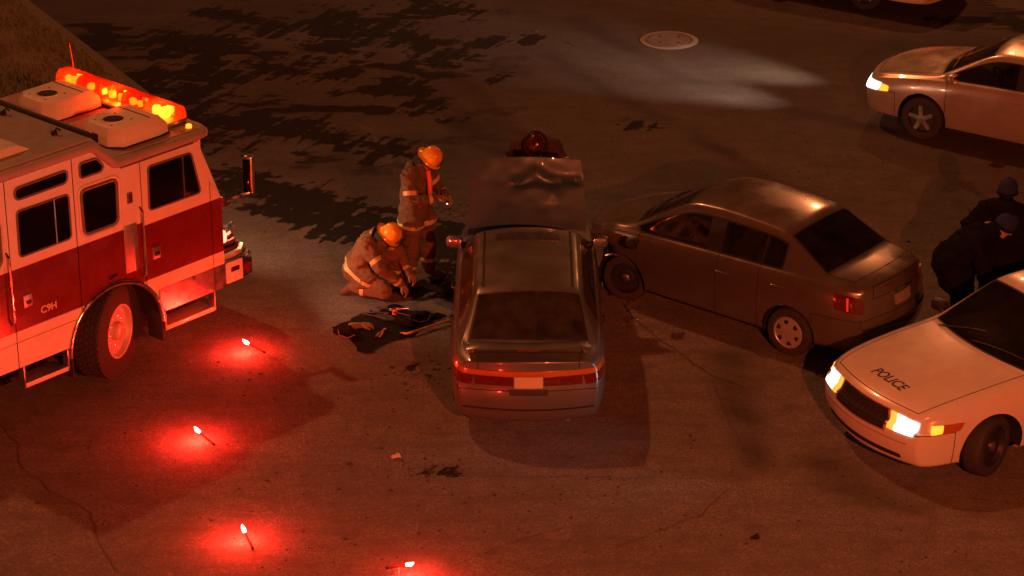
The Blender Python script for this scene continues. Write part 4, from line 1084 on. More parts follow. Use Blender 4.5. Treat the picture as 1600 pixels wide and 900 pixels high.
# roof hatch vent and lifting hooks on the raised part
bm = B(); prism(bm, [(-1.34, 2.905), (-1.28, 3.0), (-.98, 3.0), (-.80, 2.905)], -.98, -.60, (0, 2, 1)); obj('roof_vent', bm, M['acp'], rf)
for (x, y) in ((-.35, .08), (-.37, -.83)):
    bm = B(); box(bm, (x, y, 2.935), (.07, .03, .05), .008); tube(bm, [(x, y, 2.95), (x + .02, y - .03, 2.99), (x + .05, y - .05, 2.96)], .012, 6); obj('lifting_hook', bm, M['matte'], rf)
for sd in (-1, 1):
    bm = B(); lathe(bm, [(.035, 2.60), (.035, 2.645), (.025, 2.655), (.0005, 2.657)], 14, 'z', (1.27, sd * 1.12, 0)); obj('marker_lamp', bm, M['hotamber'], FE)
# light bar
bm = B(); box(bm, (1.21, -.02, 2.655), (.30, 1.96, .05), .015); tray = obj('light_bar_tray', bm, M['steel'], FE)
for sd in (-1, 1):
    bm = B(); box(bm, (1.21, sd * .72 - .02, 2.625), (.16, .08, .05), .01); obj('light_bar_foot', bm, M['plastic'], tray)
hb = [(-1.0, -.60, 'end'), (-.60, -.20, 'a'), (-.20, .20, 'a'), (.20, .60, 'a'), (.60, .96, 'end')]
def redglass():
    m = bpy.data.materials.new('red dome'); m.use_nodes = True; nt = m.node_tree; L = nt.links
    nt.nodes.remove(nt.nodes['Principled BSDF']); out = nt.nodes['Material Output']
    tr = _n(nt, 'ShaderNodeBsdfTransparent'); tr.inputs[0].default_value = (1.0, .42, .12, 1)
    tl = _n(nt, 'ShaderNodeBsdfTranslucent'); tl.inputs[0].default_value = (.95, .06, .015, 1)
    gs = _n(nt, 'ShaderNodeBsdfGlossy'); gs.inputs['Roughness'].default_value = .08
    m1 = _n(nt, 'ShaderNodeMixShader'); m1.inputs[0].default_value = .42; L.new(tr.outputs[0], m1.inputs[1]); L.new(tl.outputs[0], m1.inputs[2])
    m2 = _n(nt, 'ShaderNodeMixShader'); m2.inputs[0].default_value = .06; L.new(m1.outputs[0], m2.inputs[1]); L.new(gs.outputs[0], m2.inputs[2])
    L.new(m2.outputs[0], out.inputs[0]); return m
M['reddome'] = redglass()
for y0, y1, k in hb:
    bm = B(); prof = [(-.15, 2.678), (-.135, 2.80), (-.09, 2.855), (.05, 2.86), (.12, 2.815), (.15, 2.678)]
    inset = .03 if k == 'end' else 0
    vs = prism(bm, [(1.21 + u, z) for u, z in rpoly(prof, .03, 3)], y0 + .004, y1 - .004, (0, 2, 1))
    dome = obj('light_bar_dome', bm, M['reddome'], FE, smooth=50)
for i, (y, m_, s_) in enumerate(((-.84, 'barhot2', .062), (-.70, 'barhot2', .05), (-.42, 'barhot', .035), (-.30, 'barhot', .04), (-.10, 'barhot', .04), (.06, 'barhot', .045), (.22, 'barhot2', .04), (.44, 'barhot', .042), (.74, 'barhot', .05), (.84, 'barhot', .045))):
    bm = B(); box(bm, (1.17, y, 2.755), (s_ * 2.0, s_ * 1.7, s_ * 2.0), s_ * .5, Matrix.Rotation(.5 * i, 3, 'Z')); obj('rotator_lamp', bm, M[m_], tray)
    if i % 2 == 0:
        bm = B(); box(bm, (1.27, y, 2.75), (.01, .11, .12), .004, Matrix.Rotation(.4, 3, 'Z')); obj('reflector', bm, M['chrome'], tray)
point(FE, (1.17, -.78, 2.77), 42, (1.0, .09, .018), .10); point(FE, (1.17, .0, 2.77), 38, (1.0, .08, .015), .10); point(FE, (1.17, .78, 2.77), 38, (1.0, .08, .015), .10)
bm = B(); tube(bm, [(1.38, 1.0, 2.62), (1.37, 1.0, 2.85), (1.36, 1.03, 3.10)], [.008, .006, .004], 6); lathe(bm, [(.03, 2.61), (.02, 2.66), (.0005, 2.66)], 10, 'z', (1.38, 1.0, 0)); obj('antenna', bm, M['orange'], FE)
# windscreen and front
bm = B(); q = [(1.612, 1.74), (1.36, 2.375), (1.349, 2.370), (1.60, 1.735)]; prism(bm, q, -1.13, 1.13); ws = obj('windscreen', bm, M['tglass'], FE)
bm = B(); prism(bm, [(1.614, 1.74), (1.363, 2.375), (1.35, 2.37), (1.60, 1.735)], -.02, .02); obj('centre_post', bm, M['twhite'], ws)
for y in (-.55, .55):
    bm = B(); tube(bm, [(1.63, y, 1.76), (1.53, y + .25, 2.05)], .012, 6); obj('wiper', bm, M['plastic'], ws)
bm = B(); box(bm, (1.602, 0, 1.38), (.03, 2.36, .64), .012); ff_ = obj('front_panel', bm, M['tred'], FE)
bm = B(); box(bm, (1.604, 0, .97), (.03, 2.36, .155), .01); obj('front_stripe', bm, M['twhite'], FE)
bm = B(); box(bm, (1.604, 0, .745), (.03, 2.36, .28), .01); obj('front_apron', bm, M['steel'], FE)
bm = B(); box(bm, (1.622, 0, 1.30), (.02, .9, .42), .01); gr = obj('front_grille', bm, M['matte'], FE)
for k in range(7):
    bm = B(); box(bm, (1.638, 0, 1.13 + .056 * k), (.012, .88, .02), .003); obj('grille_slat', bm, M['chrome'], gr)
M['cornerlamp'] = emis('lit corner lamp', (1.0, .80, .55), .9)
for sd in (-1, 1):
    bm = B(); box(bm, (1.628, sd * .86, 1.25), (.03, .42, .22), .02); hp = obj('headlamp_bezel', bm, M['chrome'], FE)
    for k in (-1, 1):
        bm = B(); lathe(bm, [(.085, 1.63), (.085, 1.652), (.04, 1.662), (.0005, 1.664)], 20, 'x', (0, sd * .86 + k * .1, 1.25)); obj('headlamp', bm, M['hotwhite'], hp)
    bm = B(); box(bm, (1.66, sd * 1.12, 1.17), (.11, .11, .15), .03); obj('corner_lamp', bm, M['cornerlamp'], hp)
    spot(FE, (1.80, sd * .86, 1.22), (1, -.25 if sd < 0 else 0, -.42), 230, (1.0, .45, .24), 105, .9, .08)
# extended bumper with tray of hose
bm = B(); prism(bm, [(1.60, -1.20), (1.98, -1.20), (2.10, -1.12), (2.17, -.95), (2.17, .95), (2.10, 1.12), (1.98, 1.20), (1.60, 1.20)], .60, .865, (0, 1, 2))
bmesh.ops.bevel(bm, geom=[e for e in bm.edges if abs(e.verts[0].co.z - e.verts[1].co.z) < .01], offset=.02, segments=2, affect='EDGES'); bp = obj('front_bumper', bm, M['chrome'], FE, smooth=30)
bm = B(); prism(bm, [(1.62, -1.17), (1.97, -1.17), (2.08, -1.10), (2.14, -.94), (2.14, .94), (2.08, 1.10), (1.97, 1.17), (1.62, 1.17)], .862, .874, (0, 1, 2)); obj('bumper_deck', bm, M['alu'], bp)
for sd in (-1, 1):
    bm = B(); box(bm, (1.765, sd * 1.207, .735), (.25, .016, .255), .006); pn = obj('bumper_side_plate', bm, M['twhite'], bp)
    bm = B(); box(bm, (1.77, sd * 1.217, .765), (.13, .012, .06), .006); obj('plate_slot', bm, M['plastic'], pn)
    for k in range(9):
        bm = B(); lathe(bm, [(.007, 0), (.006, .006), (.0005, .006)], 6, 'y', (1.655 + .027 * k, sd * 1.214, .845)); obj('rivet', bm, M['steel'], pn)
    bm = B(); lathe(bm, [(.065, sd * 1.19), (.06, sd * 1.22), (.0005, sd * 1.226)], 18, 'y', (1.97, 0, .73)); lp = obj('bumper_lamp', bm, M['redlens'], bp)
    bm = B(); box(bm, (1.97, sd * 1.195, .73), (.15, .02, .20), .008); obj('lamp_bezel', bm, M['plastic'], bp)
# canvas tray edge, coiled hose and nozzle on the bumper deck
bm = B(); tube(bm, [(1.66, -1.12, .90), (1.80, -1.14, .915), (1.95, -1.10, .905), (2.06, -1.0, .91), (2.10, -.80, .90)], [.03, .038, .034, .036, .03], 8); obj('canvas_roll', bm, M['canvas'], bp)
hs = thing('coiled_hose', 'red coiled hose lying on the chrome bumper of fire engine', 'hose', FE.matrix_basis @ Vector((1.88, -.78, .876)), R(48))
for k, (r_, z_, dx) in enumerate(((.19, .028, 0), (.165, .075, .01), (.18, .122, -.01), (.13, .165, .02))):
    bm = B(); pts = [(dx + math.cos(t) * r_, math.sin(t) * r_ * 1.25, z_ + .008 * math.sin(3 * t)) for t in [i * 2 * math.pi / 26 for i in range(26)]]
    tube(bm, pts, .03, 8, closed=True); obj('hose_loop', bm, M['hose'] if k != 1 else M['tarp'], hs)
bm = B(); lathe(bm, [(.03, -.12), (.045, -.10), (.045, -.03), (.028, 0), (.035, .10), (.05, .14), (.0005, .14)], 16, 'x', (.06, -.06, .225)); obj('nozzle', bm, M['chrome'], hs)
# steps
for x0, x1 in ((-1.33, -.73), (.66, 1.41)):
    for sd in (-1, 1):
        bm = B(); box(bm, ((x0 + x1) / 2, sd * (YS - .12), .385), (x1 - x0, .26, .035), .008); stp = obj('step', bm, M['alu'], FE)
        bm = B(); box(bm, ((x0 + x1) / 2, sd * (YS + .012), .388), (x1 - x0 + .01, .014, .052), .004); obj('step_nosing', bm, M['twhite'], stp)
        for x in (x0, x1):
            bm = B(); box(bm, (x, sd * (YS - .02), .50), (.02, .10, .26), .004); obj('step_hanger', bm, M['steel'], stp)
# wheel arch moulding and lining
for sd in (-1, 1):
    bm = B(); pts = [(WA + (WR - .005) * math.cos(R(a)), sd * (YS + .02), WZ + (WR - .005) * math.sin(R(a))) for a in range(0, 181, 6)]
    tube(bm, [(pts[0][0], pts[0][1], .56)] * 0 + pts, .030, 8); obj('arch_moulding', bm, M['chrome'], FE, smooth=70)
    bm = B(); A, Bq = [], []
    for a in range(0, 181, 9):
        x, z = WA + (WR - .01) * math.cos(R(a)), WZ + (WR - .01) * math.sin(R(a)); A.append(bm.verts.new((x, sd * (YS + .005), z))); Bq.append(bm.verts.new((x, sd * .55, z)))
    for k in range(len(A) - 1): bm.faces.new((A[k], A[k + 1], Bq[k + 1], Bq[k]))
    obj('arch_liner', bm, M['matte'], FE)
    for x in (WA - WR + .02, WA + WR - .02):
        bm = B(); box(bm, (x, sd * (YS - .10), .42), (.012, .26, .34), .002); obj('mud_flap', bm, M['rubber'], FE)
# front wheels turned to the left
def truck_wheel(x, y, steer):
    sd = -1 if y < 0 else 1; r, h = .545, .155; rimr = .30
    bm = B(); lathe(bm, [(rimr, -h * .75), (rimr * 1.05, -h), (r * .84, -h * 1.02), (r * .95, -h * .92), (r * .975, -h * .80), (r * .975, h * .80), (r * .95, h * .92), (r * .84, h * 1.02), (rimr * 1.05, h), (rimr, h * .75)], 56, 'y', close=True)
    t = obj('tyre', bm, M['rubber'], FE); t.location = (x, y, r); t.rotation_euler = (0, 0, steer)
    bm = B()
    for k in range(46):
        a = 2 * math.pi * k / 46
        for j, yy in enumerate((-.118, -.060, 0, .060, .118)):
            aa = a + (j % 2) * math.pi / 46; box(bm, (math.cos(aa) * (r - .010), yy, math.sin(aa) * (r - .010)), (.024, .046, .052), rot=Matrix.Rotation(-aa, 3, 'Y') @ Matrix.Rotation(.35 * (-1) ** j, 3, 'X'))
    obj('tread', bm, M['rubber'], t, smooth=0, kind='stuff')
    bm = B(); f = sd * h
    lathe(bm, [(rimr * 1.01, f * .6), (rimr * 1.03, f * .98), (rimr * .96, f * .97), (rimr * .90, f * .55), (rimr * .80, f * .30), (rimr * .70, f * .34), (rimr * .45, f * .55), (rimr * .38, f * .56), (.0005, f * .56)], 44, 'y')
    rim = obj('rim', bm, M['trim_rim'], t, smooth=50)
    for k in range(10):
        a = R(36 * k); bm = B(); lathe(bm, [(.014, f * .45), (.014, f * .70), (.0005, f * .72)], 6, 'y', (math.cos(a) * rimr * .56, 0, math.sin(a) * rimr * .56)); obj('lug_nut', bm, M['chrome'], rim)
        bm = B(); a += R(18); lathe(bm, [(.022, f * .30), (.022, f * .47), (.0005, f * .47)], 10, 'y', (math.cos(a) * rimr * .70, 0, math.sin(a) * rimr * .70)); obj('hand_hole', bm, M['matte'], rim)
    bm = B(); lathe(bm, [(rimr * .36, f * .5), (rimr * .34, f * .95), (rimr * .24, f * 1.05), (.0005, f * 1.07)], 24, 'y'); obj('hub', bm, M['trim_rim'], rim)
M['trim_rim'] = mat('painted rim', (.50, .46, .44), .42, .3, var=.2, scale=20, dust=.2)
truck_wheel(0, -(YS - .18), R(24)); truck_wheel(0, YS - .18, R(24))
# hardware on the side
for sd in (-1, 1):
    for (x, z) in ((.60, 1.35), (-1.20, 1.36)):
        bm = B(); box(bm, (x, sd * (YS + .016), z), (.115, .016, .145), .006); hd = obj('door_latch', bm, M['steel'], FE)
        bm = B(); box(bm, (x + .005, sd * (YS + .026), z - .015), (.07, .014, .045), .005); obj('latch_paddle', bm, M['plastic'], hd)
    for (x, z0, z1) in ((.40, 1.12, 1.95), (-1.43, 1.15, 1.98)):
        bm = B(); tube(bm, [(x, sd * (YS + .01), z0), (x, sd * (YS + .06), z0 + .04), (x, sd * (YS + .06), z1 - .04), (x, sd * (YS + .01), z1)], .014, 8); hd = obj('grab_rail', bm, M['chrome'], FE)
    bm = B(); box(bm, (.25, sd * (YS + .016), 1.51), (.19, .012, .56), .004); obj('scuff_plate', bm, M['alu'], FE)
    bm = B(); box(bm, (.27, sd * (YS + .018), 2.10), (.075, .02, .13), .010); lm = obj('cab_marker_lamp', bm, M['frame'], FE)
    bm = B(); box(bm, (.27, sd * (YS + .03), 2.10), (.045, .01, .09), .004); obj('marker_lens', bm, M['redlens'], lm)
    bm = B(); box(bm, (-.02, sd * (YS + .018), 1.245), (.11, .02, .05), .012); obj('side_lamp', bm, M['plastic'], FE)
    # mirror on its bent arm
    bm = B(); box(bm, (1.66, sd * (YS - .01), 1.645), (.13, .11, .13), .02); br = obj('mirror_bracket', bm, M['chrome'], FE)
    bm = B(); tube(bm, [(1.66, sd * YS, 1.66), (1.76, sd * (YS + .05), 1.67), (1.93, sd * (YS + .09), 1.68), (1.96, sd * (YS + .10), 1.72)], .030, 8); obj('mirror_arm', bm, M['chrome'], br)
    bm = B(); box(bm, (1.97, sd * (YS + .08), 1.90), (.07, .115, .46), .030, Matrix.Rotation(R(38 * -sd), 3, 'Z'), 3); mh = obj('wing_mirror', bm, M['steel'], FE)
    bm = B(); box(bm, (1.915, sd * (YS + .10), 1.90), (.006, .085, .40), .002, Matrix.Rotation(R(38 * -sd), 3, 'Z')); obj('mirror_glass', bm, M['tglass'], mh)
decal_text(None, 'C9H', None, (-.93, -YS - .0145, 1.185), (1, 0, 0), (0, 0, 1), .115, M['lettering'], FE, 'unit_lettering')
# pump section and body behind the cab (mostly out of frame)
bm = B(); box(bm, (-2.55, 0, 1.05), (.62, 2.36, .9), .02); obj('pump_panel', bm, M['steel'], FE)
bm = B(); box(bm, (-4.85, 0, 1.32), (3.9, 2.44, 1.45), .03); bd_ = obj('equipment_body', bm, M['tred'], FE)
for k in range(3):
    for sd in (-1, 1):
        bm = B(); box(bm, (-3.5 - 1.25 * k, sd * 1.225, 1.40), (1.12, .02, 1.1), .006); obj('roller_shutter', bm, M['alu'], bd_)
bm = B(); box(bm, (-2.6, 0, .55), (8.4, .9, .22), .02); obj('chassis_rail', bm, M['matte'], FE)
for x in (-4.9,):
    for sd in (-1, 1):
        bm = B(); lathe(bm, [(.30, -.15), (.45, -.16), (.53, -.13), (.545, 0), (.53, .13), (.45, .16), (.30, .15)], 40, 'y', close=True); t = obj('tyre', bm, M['rubber'], FE); t.location = (x, sd * 1.06, .545)
        bm = B(); lathe(bm, [(.305, -.14), (.305, .14), (.1, .10), (.0005, .10)], 30, 'y'); obj('rim', bm, M['trim_rim'], t)
# ================================================================ people
def capsule(bm, a, b, r0, r1, n=14, sx=1.0, sdir=None):
    """round cone from a to b; sx flattens it along sdir"""
    a, b = Vector(a), Vector(b); d = b - a; L = max(d.length, 1e-4); d = d / L; u, w = ring_frame(d)
    prof = []
    for k in range(6): t = R(-90 + 90 * k / 5); prof.append((r0 * math.cos(t), r0 * math.sin(t)))
    for k in range(6): t = R(90 * k / 5); prof.append((r1 * math.cos(t), L + r1 * math.sin(t)))
    rings = []
    for r, h in prof:
        if r < 1e-5: r = 1e-4
        ring = []
        for k in range(n):
            o = (u * math.cos(2 * math.pi * k / n) + w * math.sin(2 * math.pi * k / n)) * r
            if sdir is not None:
                s_ = Vector(sdir).normalized(); o -= s_ * o.dot(s_) * (1 - sx)
            ring.append(bm.verts.new(a + d * h + o))
        rings.append(ring)
    for A, Bq in zip(rings[:-1], rings[1:]):
        for k in range(n): bm.faces.new((A[k], A[(k + 1) % n], Bq[(k + 1) % n], Bq[k]))
    bm.faces.new(rings[0][::-1]); bm.faces.new(rings[-1])
def blob(name, caps, m, parent, voxel=.014, smooth=6, folds=0.0, seed=0):
    bm = B()
    for c in caps: capsule(bm, *c[:4], **(c[4] if len(c) > 4 else {}))
    bmesh.ops.recalc_face_normals(bm, faces=bm.faces)
    me = bpy.data.meshes.new('t'); bm.to_mesh(me); bm.free(); o = bpy.data.objects.new('t', me); COL.objects.link(o)
    r = o.modifiers.new('r', 'REMESH'); r.mode = 'VOXEL'; r.voxel_size = voxel
    s = o.modifiers.new('s', 'SMOOTH'); s.factor = .5; s.iterations = smooth
    em = evaluated_mesh(o); bpy.data.objects.remove(o); bm = B(); bm.from_mesh(em)
    if folds:
        bm.normal_update()
        for v in bm.verts:
            q = v.co; k = noise.noise(Vector((q.x * 7, q.y * 7, q.z * 13 + seed))) + .6 * noise.noise(Vector((q.x * 18, q.y * 18, q.z * 28 + seed)))
            v.co += v.normal * k * folds
    return obj(name, bm, m, parent, smooth=180)
def tree_of(o): return BVHTree.FromPolygons([v.co for v in o.data.vertices], [tuple(p.vertices) for p in o.data.polygons])
def band(name, bvh, a, b, t, rmax, h, m, parent, n=30):
    """reflective tape sewn round a limb at fraction t from a to b: it lies on the cloth"""
    a, b = Vector(a), Vector(b); d = (b - a).normalized(); c = a.lerp(b, t); u, w = ring_frame(d); bm = B(); rings = []
    for hh in (-h, 0, h):
        ring = []
        for k in range(n):
            o = u * math.cos(2 * math.pi * k / n) + w * math.sin(2 * math.pi * k / n); p = c + d * hh
            hit = bvh.ray_cast(p + o * rmax, -o, rmax)
            q = hit[0] if hit[0] is not None else p + o * rmax * .6
            ring.append(bm.verts.new(q + o * .004))
        rings.append(ring)
    for A, Bq in zip(rings[:-1], rings[1:]):
        for k in range(n): bm.faces.new((A[k], A[(k + 1) % n], Bq[(k + 1) % n], Bq[k]))
    return obj(name, bm, m, parent, smooth=60)
def hand_caps(w, d, up, s=1.0):
    """palm and five curled fingers, wrist at w pointing along d"""
    w, d, up = Vector(w), Vector(d).normalized(), Vector(up).normalized(); side = d.cross(up).normalized(); up = side.cross(d).normalized()
    caps = [(w, w + d * .035 * s, .026 * s, .032 * s), (w + d * .03 * s + side * .02 * s, w + d * .085 * s + side * .024 * s, .020 * s, .018 * s), (w + d * .03 * s - side * .02 * s, w + d * .085 * s - side * .022 * s, .020 * s, .016 * s)]
    for k, (o, ln) in enumerate(((.030, .070), (.011, .080), (-.010, .075), (-.030, .058))):
        b0 = w + d * .085 * s + side * o * s; b1 = b0 + (d * .8 - up * .4).normalized() * ln * .5 * s; b2 = b1 + (d * .35 - up * .9).normalized() * ln * .5 * s
        caps += [(b0, b1, .0105 * s, .0098 * s), (b1, b2, .0098 * s, .0085 * s)]
    t0 = w + d * .03 * s + side * .032 * s; t1 = t0 + (d * .6 + side * .7 - up * .2).normalized() * .04 * s; t2 = t1 + (d * .9 - up * .35).normalized() * .034 * s
    return caps + [(t0, t1, .014 * s, .012 * s), (t1, t2, .0115 * s, .0095 * s)]
def face(parent, hc, fwd, up, m=None):
    """head: one mesh with brow, nose, lips, chin and ears; eyes added as small parts"""
    f, u = Vector(fwd).normalized(), Vector(up).normalized(); l = u.cross(f).normalized(); u = f.cross(l).normalized(); h = Vector(hc)
    P = lambda a, b, c: h + f * a + l * b + u * c
    caps = [(P(-.015, 0, .035), P(-.005, 0, .03), .094, .090), (P(.02, 0, -.03), P(.035, 0, -.075), .068, .046), (P(.075, 0, .012), P(.102, 0, -.022), .012, .016),
            (P(.07, -.035, .03), P(.07, .035, .03), .018, .018), (P(.075, -.018, -.058), P(.075, .018, -.058), .012, .012), (P(.06, 0, -.09), P(.062, 0, -.095), .026, .024),
            (P(-.005, .088, .0), P(-.012, .092, -.03), .014, .010), (P(-.005, -.088, .0), P(-.012, -.092, -.03), .014, .010)]
    return P, caps
def helmet(parent, P, m, mb, visor=True):
    c0 = P(0, 0, 0); f, l, u = (P(1, 0, 0) - c0), (P(0, 1, 0) - c0), (P(0, 0, 1) - c0)
    bm = B(); rings = []; N = 28
    prof = [(1.34, .030, 'b'), (1.30, .022, 'b'), (1.02, .038, 's'), (1.0, .07, 's'), (.95, .11, 's'), (.82, .148, 's'), (.60, .176, 's'), (.32, .192, 's'), (.02, .198, 's')]
    for s, z, kd in prof:
        ring = []
        for k in range(N):
            a = 2 * math.pi * k / N; ca, sa = math.cos(a), math.sin(a)
            ra, rl = .128 * s, .112 * s
            if kd == 'b' and ca < 0: ra *= 1.12
            dz = 0
            if kd == 'b': dz = -.018 * (1 if ca < -.3 else 0) - .012 * abs(sa)
            rib = 0.006 if (kd == 's' and s < .99 and s > .1 and k % 4 == 0) else 0
            ring.append(bm.verts.new(c0 + f * (ca * (ra + rib) - .005) + l * (sa * (rl + rib)) + u * (z + dz + rib * .5)))
        rings.append(ring)
    for A, Bq in zip(rings[:-1], rings[1:]):
        for k in range(N): bm.faces.new((A[k], A[(k + 1) % N], Bq[(k + 1) % N], Bq[k]))
    bm.faces.new(rings[-1]); bm.faces.new(rings[0][::-1])
    o = obj('helmet', bm, m, parent, smooth=60)
    bm = B(); tube(bm, [c0 + f * (math.cos(k * math.pi / 14) * (.170 if math.cos(k * math.pi / 14) > 0 else .188) - .005) + l * math.sin(k * math.pi / 14) * .149 + u * (.026 - .018 * (1 if math.cos(k * math.pi / 14) < -.3 else 0) - .012 * abs(math.sin(k * math.pi / 14))) for k in range(28)], .007, 6, closed=True); obj('brim_edge', bm, mb, o)
    bm = B(); box(bm, (0, 0, 0), (.010, .07, .08), .003); mt = Matrix((( f.x, l.x, u.x, 0), (f.y, l.y, u.y, 0), (f.z, l.z, u.z, 0), (0, 0, 0, 1)))
    for v in bm.verts: v.co = c0 + mt.to_3x3() @ v.co + f * .132 + u * .095
    obj('front_badge', bm, M['plastic'], o)
    # neck flap behind
    bm = B(); A, Bq = [], []
    for k in range(13):
        a = R(95 + 170 * k / 12); ca, sa = math.cos(a), math.sin(a)
        A.append(bm.verts.new(c0 + f * ca * .118 + l * sa * .106 + u * .03)); Bq.append(bm.verts.new(c0 + f * (ca * .150 - .01) + l * sa * .125 - u * .12))
    for k in range(12): bm.faces.new((A[k], A[k + 1], Bq[k + 1], Bq[k]))
    obj('neck_flap', bm, mb, o)
    return o
def person(name, label, loc, rz, J, outfit, group=None):
    """J: joint positions in the person's frame (x forward, y left, z up)"""
    t = thing(name, label, 'person', loc, rz, group); V = {k: Vector(v) for k, v in J.items()}
    P, hcaps = face(t, V['head'], V['face'], V['up'])
    sh = (V['ls'] + V['rs']) / 2; hip = (V['lh'] + V['rh']) / 2; f_ = Vector(J.get('chest', (1, 0, 0)))
    body = hcaps + [(V['head'] + Vector((0, 0, -.06)) * .6, V['neck'], .055, .06), (V['neck'], hip, .10, .11), (V['ls'], V['rs'], .06, .06)]
    for s in 'lr':
        body += [(V[s + 's'], V[s + 'e'], .045, .038), (V[s + 'e'], V[s + 'w'], .038, .028), (V[s + 'h'], V[s + 'k'], .075, .052), (V[s + 'k'], V[s + 'a'], .05, .035)]
    blob('body', body, M['skin'], t, .011, 4)
    fire = outfit['kind'] == 'fire'
    # eyes
    for sd in (1, -1):
        bm = B(); bmesh.ops.create_uvsphere(bm, u_segments=10, v_segments=8, radius=.012); 
        for v in bm.verts: v.co += P(.082, sd * .034, .010)
        obj('eye', bm, M['matte'], t)
    k = 1.0 if fire else 1.16
    coat = [(V['neck'] - (V['neck'] - hip) * .06, sh, .085, .12), (V['ls'], V['rs'], .098 * k, .098 * k), (sh - Vector((0, 0, .02)), (sh + hip) / 2, .165 * k, .175 * k, dict(sx=1.0)), ((sh + hip) / 2, hip, .175 * k, .19 * k),
            (V['ls'] * .7 + sh * .3, V['lh'], .12 * k, .14 * k), (V['rs'] * .7 + sh * .3, V['rh'], .12 * k, .14 * k), (V['lh'], V['lh'] * .62 + V['lk'] * .38, .148 * k, .168 * k), (V['rh'], V['rh'] * .62 + V['rk'] * .38, .148 * k, .168 * k), (V['neck'], V['neck'] + (V['head'] - V['neck']) * .35, .085, .092)]
    for s in 'lr':
        coat += [(V[s + 's'], V[s + 'e'], .092 * k, .075 * k), (V[s + 'e'], V[s + 'w'], .074 * k, .058 * k)]
    co_ = blob('coat', coat, outfit['coat'], t, .015, 5, folds=.024, seed=outfit.get('seed', 0))
    legs = []
    for s in 'lr': legs += [(V[s + 'h'], V[s + 'k'], .125 * k, .098 * k), (V[s + 'k'], V[s + 'a'] + (V[s + 'k'] - V[s + 'a']) * .12, .097 * k, .088 * k)]
    legs += [(V['lh'], V['rh'], .13 * k, .13 * k)]
    tr_ = blob('trousers', legs, outfit['trousers'], t, .015, 5, folds=.020, seed=outfit.get('seed', 0) + 5)
    for s in 'lr':
        ft = Vector(J[s + 'f']) ; blob('boot', [(V[s + 'a'] + (V[s + 'k'] - V[s + 'a']) * .2, V[s + 'a'], .062, .058), (V[s + 'a'], V[s + 'a'] + ft * .07 - Vector((0, 0, .03)) * (1 if abs(ft.z) < .5 else 0), .056, .052), (V[s + 'a'] + ft * .07 - Vector((0, 0, .025)) * (1 if abs(ft.z) < .5 else 0), V[s + 'a'] + ft * .19 - Vector((0, 0, .035)) * (1 if abs(ft.z) < .5 else 0), .05, .042)], outfit['boot'], t, .011, 4)
        d = V[s + 'w'] - V[s + 'e']; hd = Vector(J.get(s + 'hd', d)); blob('glove' if fire else 'hand', hand_caps(V[s + 'w'], hd, J.get(s + 'up', (0, 0, 1)), 1.15 if fire else 1.0), M['glove'] if fire else M['skin'], t, .006, 2)
    if fire:
        rf_ = M['reflect']
        cb, tb = tree_of(co_), tree_of(tr_)
        for s in 'lr':
            band('reflective_band', cb, V[s + 's'], V[s + 'e'], .66, .14, .026, rf_, t); band('reflective_band', cb, V[s + 'e'], V[s + 'w'], .80, .12, .022, rf_, t); band('reflective_band', tb, V[s + 'k'], V[s + 'a'], .62, .14, .024, rf_, t)
        if outfit.get('hem'):
            band('hem_band', cb, hip + (V['neck'] - hip).normalized() * .3, hip - (V['neck'] - hip).normalized() * .3, outfit['hem'], .40, .024, rf_, t, 44)
        helmet(t, P, outfit['helmet'], M['matte'])
        nk = V['neck'] + (V['head'] - V['neck']) * .12; up_ = (V['head'] - V['neck']).normalized(); u_, w_ = ring_frame(up_); bm = B()
        tube(bm, [nk + (u_ * math.cos(k * math.pi / 10) + w_ * math.sin(k * math.pi / 10)) * .098 for k in range(20)], .026, 8, closed=True); obj('collar', bm, M['dark'], t)
    return t, V, P

# --- firefighter standing, looking down at what he holds
J = dict(head=(.20, -.02, 1.60), face=(.72, -.10, -.70), up=(.70, 0, .72), neck=(.06, 0, 1.48), chest=(1, 0, 0),
         ls=(.02, .20, 1.41), rs=(.02, -.20, 1.41), le=(.12, .30, 1.14), re=(.10, -.31, 1.14), lw=(.34, .12, 1.12), rw=(.33, -.10, 1.16),
         lh=(-.02, .10, .92), rh=(-.02, -.10, .92), lk=(.08, .13, .50), rk=(.03, -.15, .50), la=(.08, .15, .085), ra=(-.02, -.20, .085), lf=(1, .1, 0), rf=(.92, -.38, 0), lup=(0, 0, 1), rup=(0, 0, 1))
p1 = at(652, 436); fire_out = dict(kind='fire', coat=M['turnout'], trousers=M['turnout'], boot=M['boot'], helmet=M['helmy'], seed=3, hem=.72)
t1, V1, P1 = person('firefighter', 'firefighter in tan turnout gear and yellow helmet standing beside the hood-up car', (p1.x, p1.y, 0), R(-28), J, fire_out)
bm = B(); tube(bm, [(.19, -.03, 1.46), (.235, -.07, 1.36), (.245, -.08, 1.20), (.24, -.08, 1.08)], [.03, .032, .03, .026], 8); obj('hanging_strap', bm, M['orange'], t1)
tl = thing('hand_torch', 'small hand torch shining in standing firefighter\'s hands', 'torch', t1.matrix_basis @ Vector((.43, .0, 1.13)), R(-28))
bm = B(); lathe(bm, [(.018, -.09), (.018, .03), (.028, .05), (.028, .07), (.022, .072)], 16, 'x'); obj('torch_barrel', bm, M['plastic'], tl)
bm = B(); lathe(bm, [(.022, .070), (.0005, .074)], 16, 'x'); obj('torch_lens', bm, M['hotwhite'], tl)
tl.rotation_euler = (0, R(25), R(-28 - 60))

